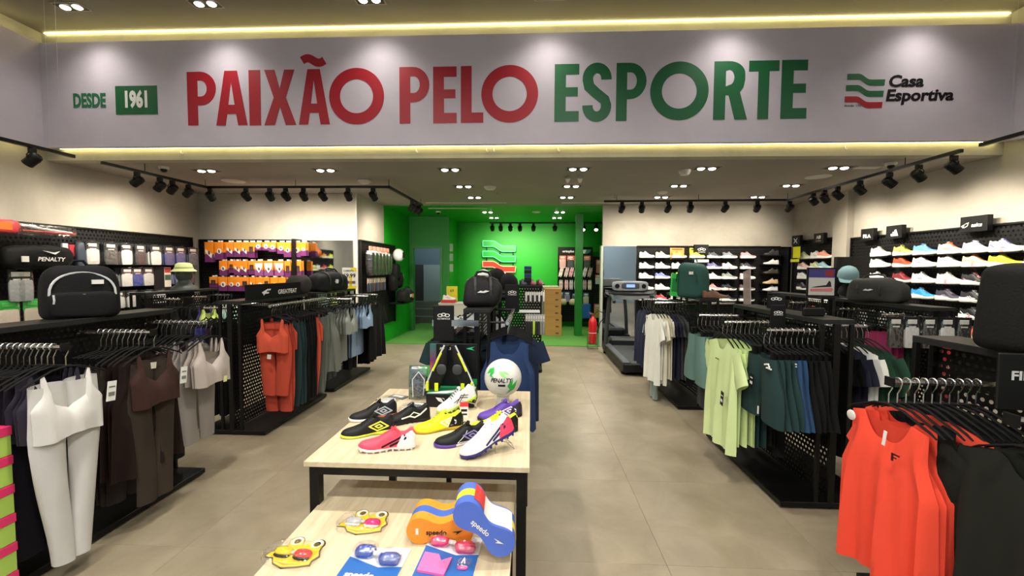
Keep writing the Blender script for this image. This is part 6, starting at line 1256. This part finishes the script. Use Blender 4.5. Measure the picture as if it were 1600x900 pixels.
shoe('white shoe on the red tray near the doorway', (-1.86, 8.72, .832), 0, kd='runner', up='#e8e6e0', sole='#f0f0ee', acc='#88888a', logo='cross', L=.26)
t = thing('price_sign', 'small yellow sign standing behind the white shoe near the doorway', 'price sign', (-1.70, 8.88, .775)); part(None, lambda: MB().cbox(-.12, .12, -.004, .004, 0, .34, .003), 'board', M('#d8d020', .5), t); txt('69', .06, M('#4a4a1a', .5), t, (0, -.006, .24), bold=.02, label='dark number on yellow sign')
tag(part(None, lambda: MB().cbox(-2.895, -2.875, 9.2, 9.28, 1.25, 1.36, .003), 'wall_switch', CW), 'white wall switch on the green side wall', 'switch')
for k, z in enumerate((1.5, 1.75, 1.98)): tag(part(None, lambda: MB().box(-1.95+.02, -1.95+.1, 9.79, 9.80, z-.08, z+.1), 'notice', M('#8fb090' if k % 2 else '#a8b8a0', .6)), 'small paper notice beside the doorway, %s of three' % ('lowest', 'middle', 'top')[k], 'notice')
# fire extinguisher
t = thing('fire_extinguisher', 'red fire extinguisher on a wire floor stand', 'fire extinguisher', (1.165, 7.86, 0))
part(None, lambda: MB().lathe([(0, .10), (.07, .10), (.078, .115), (.078, .50), (.06, .56), (.028, .59), (.022, .62), (0, .62)], 22), 'cylinder', M('#c81c22', .25, coat=.5), t, True); part(None, lambda: MB().lathe([(.0785, .30), (.0785, .31)], 22), 'label_ring', WHT, t)
part(None, lambda: MB().box(-.02, .02, -.02, .02, .62, .65).tube([(-.07, 0, .69), (0, 0, .66), (.03, 0, .66)], .007, 5).tube([(-.06, 0, .66), (0, 0, .65)], .006, 5), 'valve', M('#7a1c1c', .4), t); part(None, lambda: MB().tube([(.02, 0, .65), (.10, 0, .72), (.20, 0, .68), (.22, 0, .60), (.14, 0, .50), (.09, 0, .3)], .009, 6), 'hose', BLKP, t, True)
part(None, lambda: MB().tube([(-.09, -.07, 0), (-.09, -.07, .25), (.09, -.07, .25), (.09, -.07, 0)], .005, 5).tube([(-.09, .07, 0), (-.09, .07, .25), (.09, .07, .25), (.09, .07, 0)], .005, 5).box(-.09, .09, -.075, .075, .09, .098), 'stand', M('#3a5a3a', .5), t)
# treadmill
t = thing('treadmill', 'black treadmill with grey console near the back mirror', 'treadmill', (1.66, 6.7, 0))
part(None, lambda: MB().cbox(-.36, .36, -.85, .85, .05, .17, .01), 'deck_frame', M('#151617', .5), t); part(None, lambda: MB().box(-.24, .24, -.84, .6, .17, .178), 'running_belt', M('#333537', .8, bump=.2, bscale=200), t)
for s in (-1, 1):
    part(None, lambda: MB().cbox(s*.31-.05, s*.31+.05, -.84, .62, .17, .20, .006), 'side_rail', M('#4a4d50', .4), t); part(None, lambda: MB().tube([(s*.35, .62, .1), (s*.345, .48, .65), (s*.33, .35, 1.10)], .035, 8), 'upright', M('#3c4042', .4), t, True)
    part(None, lambda: MB().tube([(s*.33, .38, 1.06), (s*.34, .1, 1.06), (s*.34, -.05, .98)], .028, 8), 'handrail', M('#2c3a34', .5), t, True); part(None, lambda: MB().lathe([(.04, -.025), (.04, .025)], 14, ax='x'), 'wheel', BLKP, t, loc=(s*.33, -.7, .04)); part(None, lambda: MB().lathe([(.04, -.025), (.04, .025)], 14, ax='x'), 'wheel', BLKP, t, loc=(s*.33, .75, .04))
part(None, lambda: MB().cbox(-.28, .28, .58, .86, .12, .30, .04), 'motor_cover', M('#1e2022', .4), t)
part(None, lambda: MB().quadstrip([[(x, y0_, z0_) for x, y0_, z0_ in ((-.42, .28, 1.10), (-.30, .26, 1.02), (0, .25, .99), (.30, .26, 1.02), (.42, .28, 1.10))], [(x, y0_, z0_) for x, y0_, z0_ in ((-.42, .36, 1.16), (-.30, .36, 1.14), (0, .36, 1.14), (.30, .36, 1.14), (.42, .36, 1.16))]]).cbox(-.42, .42, .30, .42, 1.03, 1.12, .02), 'console_base', M('#202224', .4), t)
cs = part(None, lambda: MB().sup((0, .36, 1.22), (.30, .035, .085), .4, .4, 26, 10), 'console', M('#9a9da0', .35), t, True); part(None, lambda: MB().sup((0, .328, 1.225), (.15, .01, .05), .4, .4, 20, 8), 'screen_bezel', M('#4a4e55', .4), cs, True); part(None, lambda: MB().box(-.07, .07, .312, .318, 1.20, 1.25), 'display_screen', M('#7aa0ff', .3, emit=1.2), cs)
for s in (-1, 1): part(None, lambda: MB().lathe([(.038, .318), (.038, .33)], 14, (s*.22, 0, 1.22), 'y'), 'cup_holder', BLKP, cs)
# shoe box stack at far left
for k in range(6):
    t = thing('shoe_box', 'lime and pink shoe box in the left edge stack, %s from bottom' % ORD[k], 'box', (-2.46, 1.56, k*.132+.001), 0, 'lime and pink shoe boxes at the left edge')
    part('sbx', lambda: MB().cbox(-.16, .16, -.15, .15, 0, .09, .002), 'carton', M('#a8cc5a', .5), t); part('sbl', lambda: MB().cbox(-.163, .163, -.153, .153, .09, .13, .002), 'pink_lid', M('#e0306a', .5), t); part('sbm', lambda: MB().box(.161, .1625, -.09, .0, .03, .07), 'label', M('#d8e0c8', .5), t)
# goods reflected by the left mirror (left wall near the entrance)
for k, (y, z, c, n_) in enumerate(((2.5, 1.75, '#e8ee2a', 'neon yellow'), (2.85, 1.75, '#f0a02a', 'orange'), (2.5, 1.45, '#e8ee2a', 'neon yellow'), (2.85, 1.45, '#e04a4a', 'red'), (3.2, 1.45, '#f2f2ee', 'white'), (2.5, 1.15, '#e0e0dc', 'pale grey'), (2.85, 1.15, '#d8e04a', 'lime'))):
    shelf(pl, y-2.1-.15, y-2.1+.15, z-.2); shoe('%s shoe on the left wall near the entrance, outside the view, %s' % (n_, ORD[k]), (-5.46, y-.14, z), PI/2, kd='runner', up=c, sole='#f0f0ee', acc='#444444', logo='swoop', L=.28, side=-1)
for k, (y, z, c, n_) in enumerate(((3.2, 1.87, '#e8742c', 'orange'), (3.45, 1.87, '#f0e08a', 'pale yellow'), (3.7, 1.87, '#efefea', 'white'), (3.7, 1.57, '#f0e02a', 'yellow'))):
    shelf(pl, y-2.1-.12, y-2.1+.12, z-.12-.2, .2); tag(part('sball', lambda: MB().sup((0, 0, 0), (.115, .115, .115), 1, 1, 20, 12), 'sports_ball', M(c, .5), None, True, (-5.44, y, z)), '%s ball on the left wall near the entrance, outside the view' % n_, 'ball')
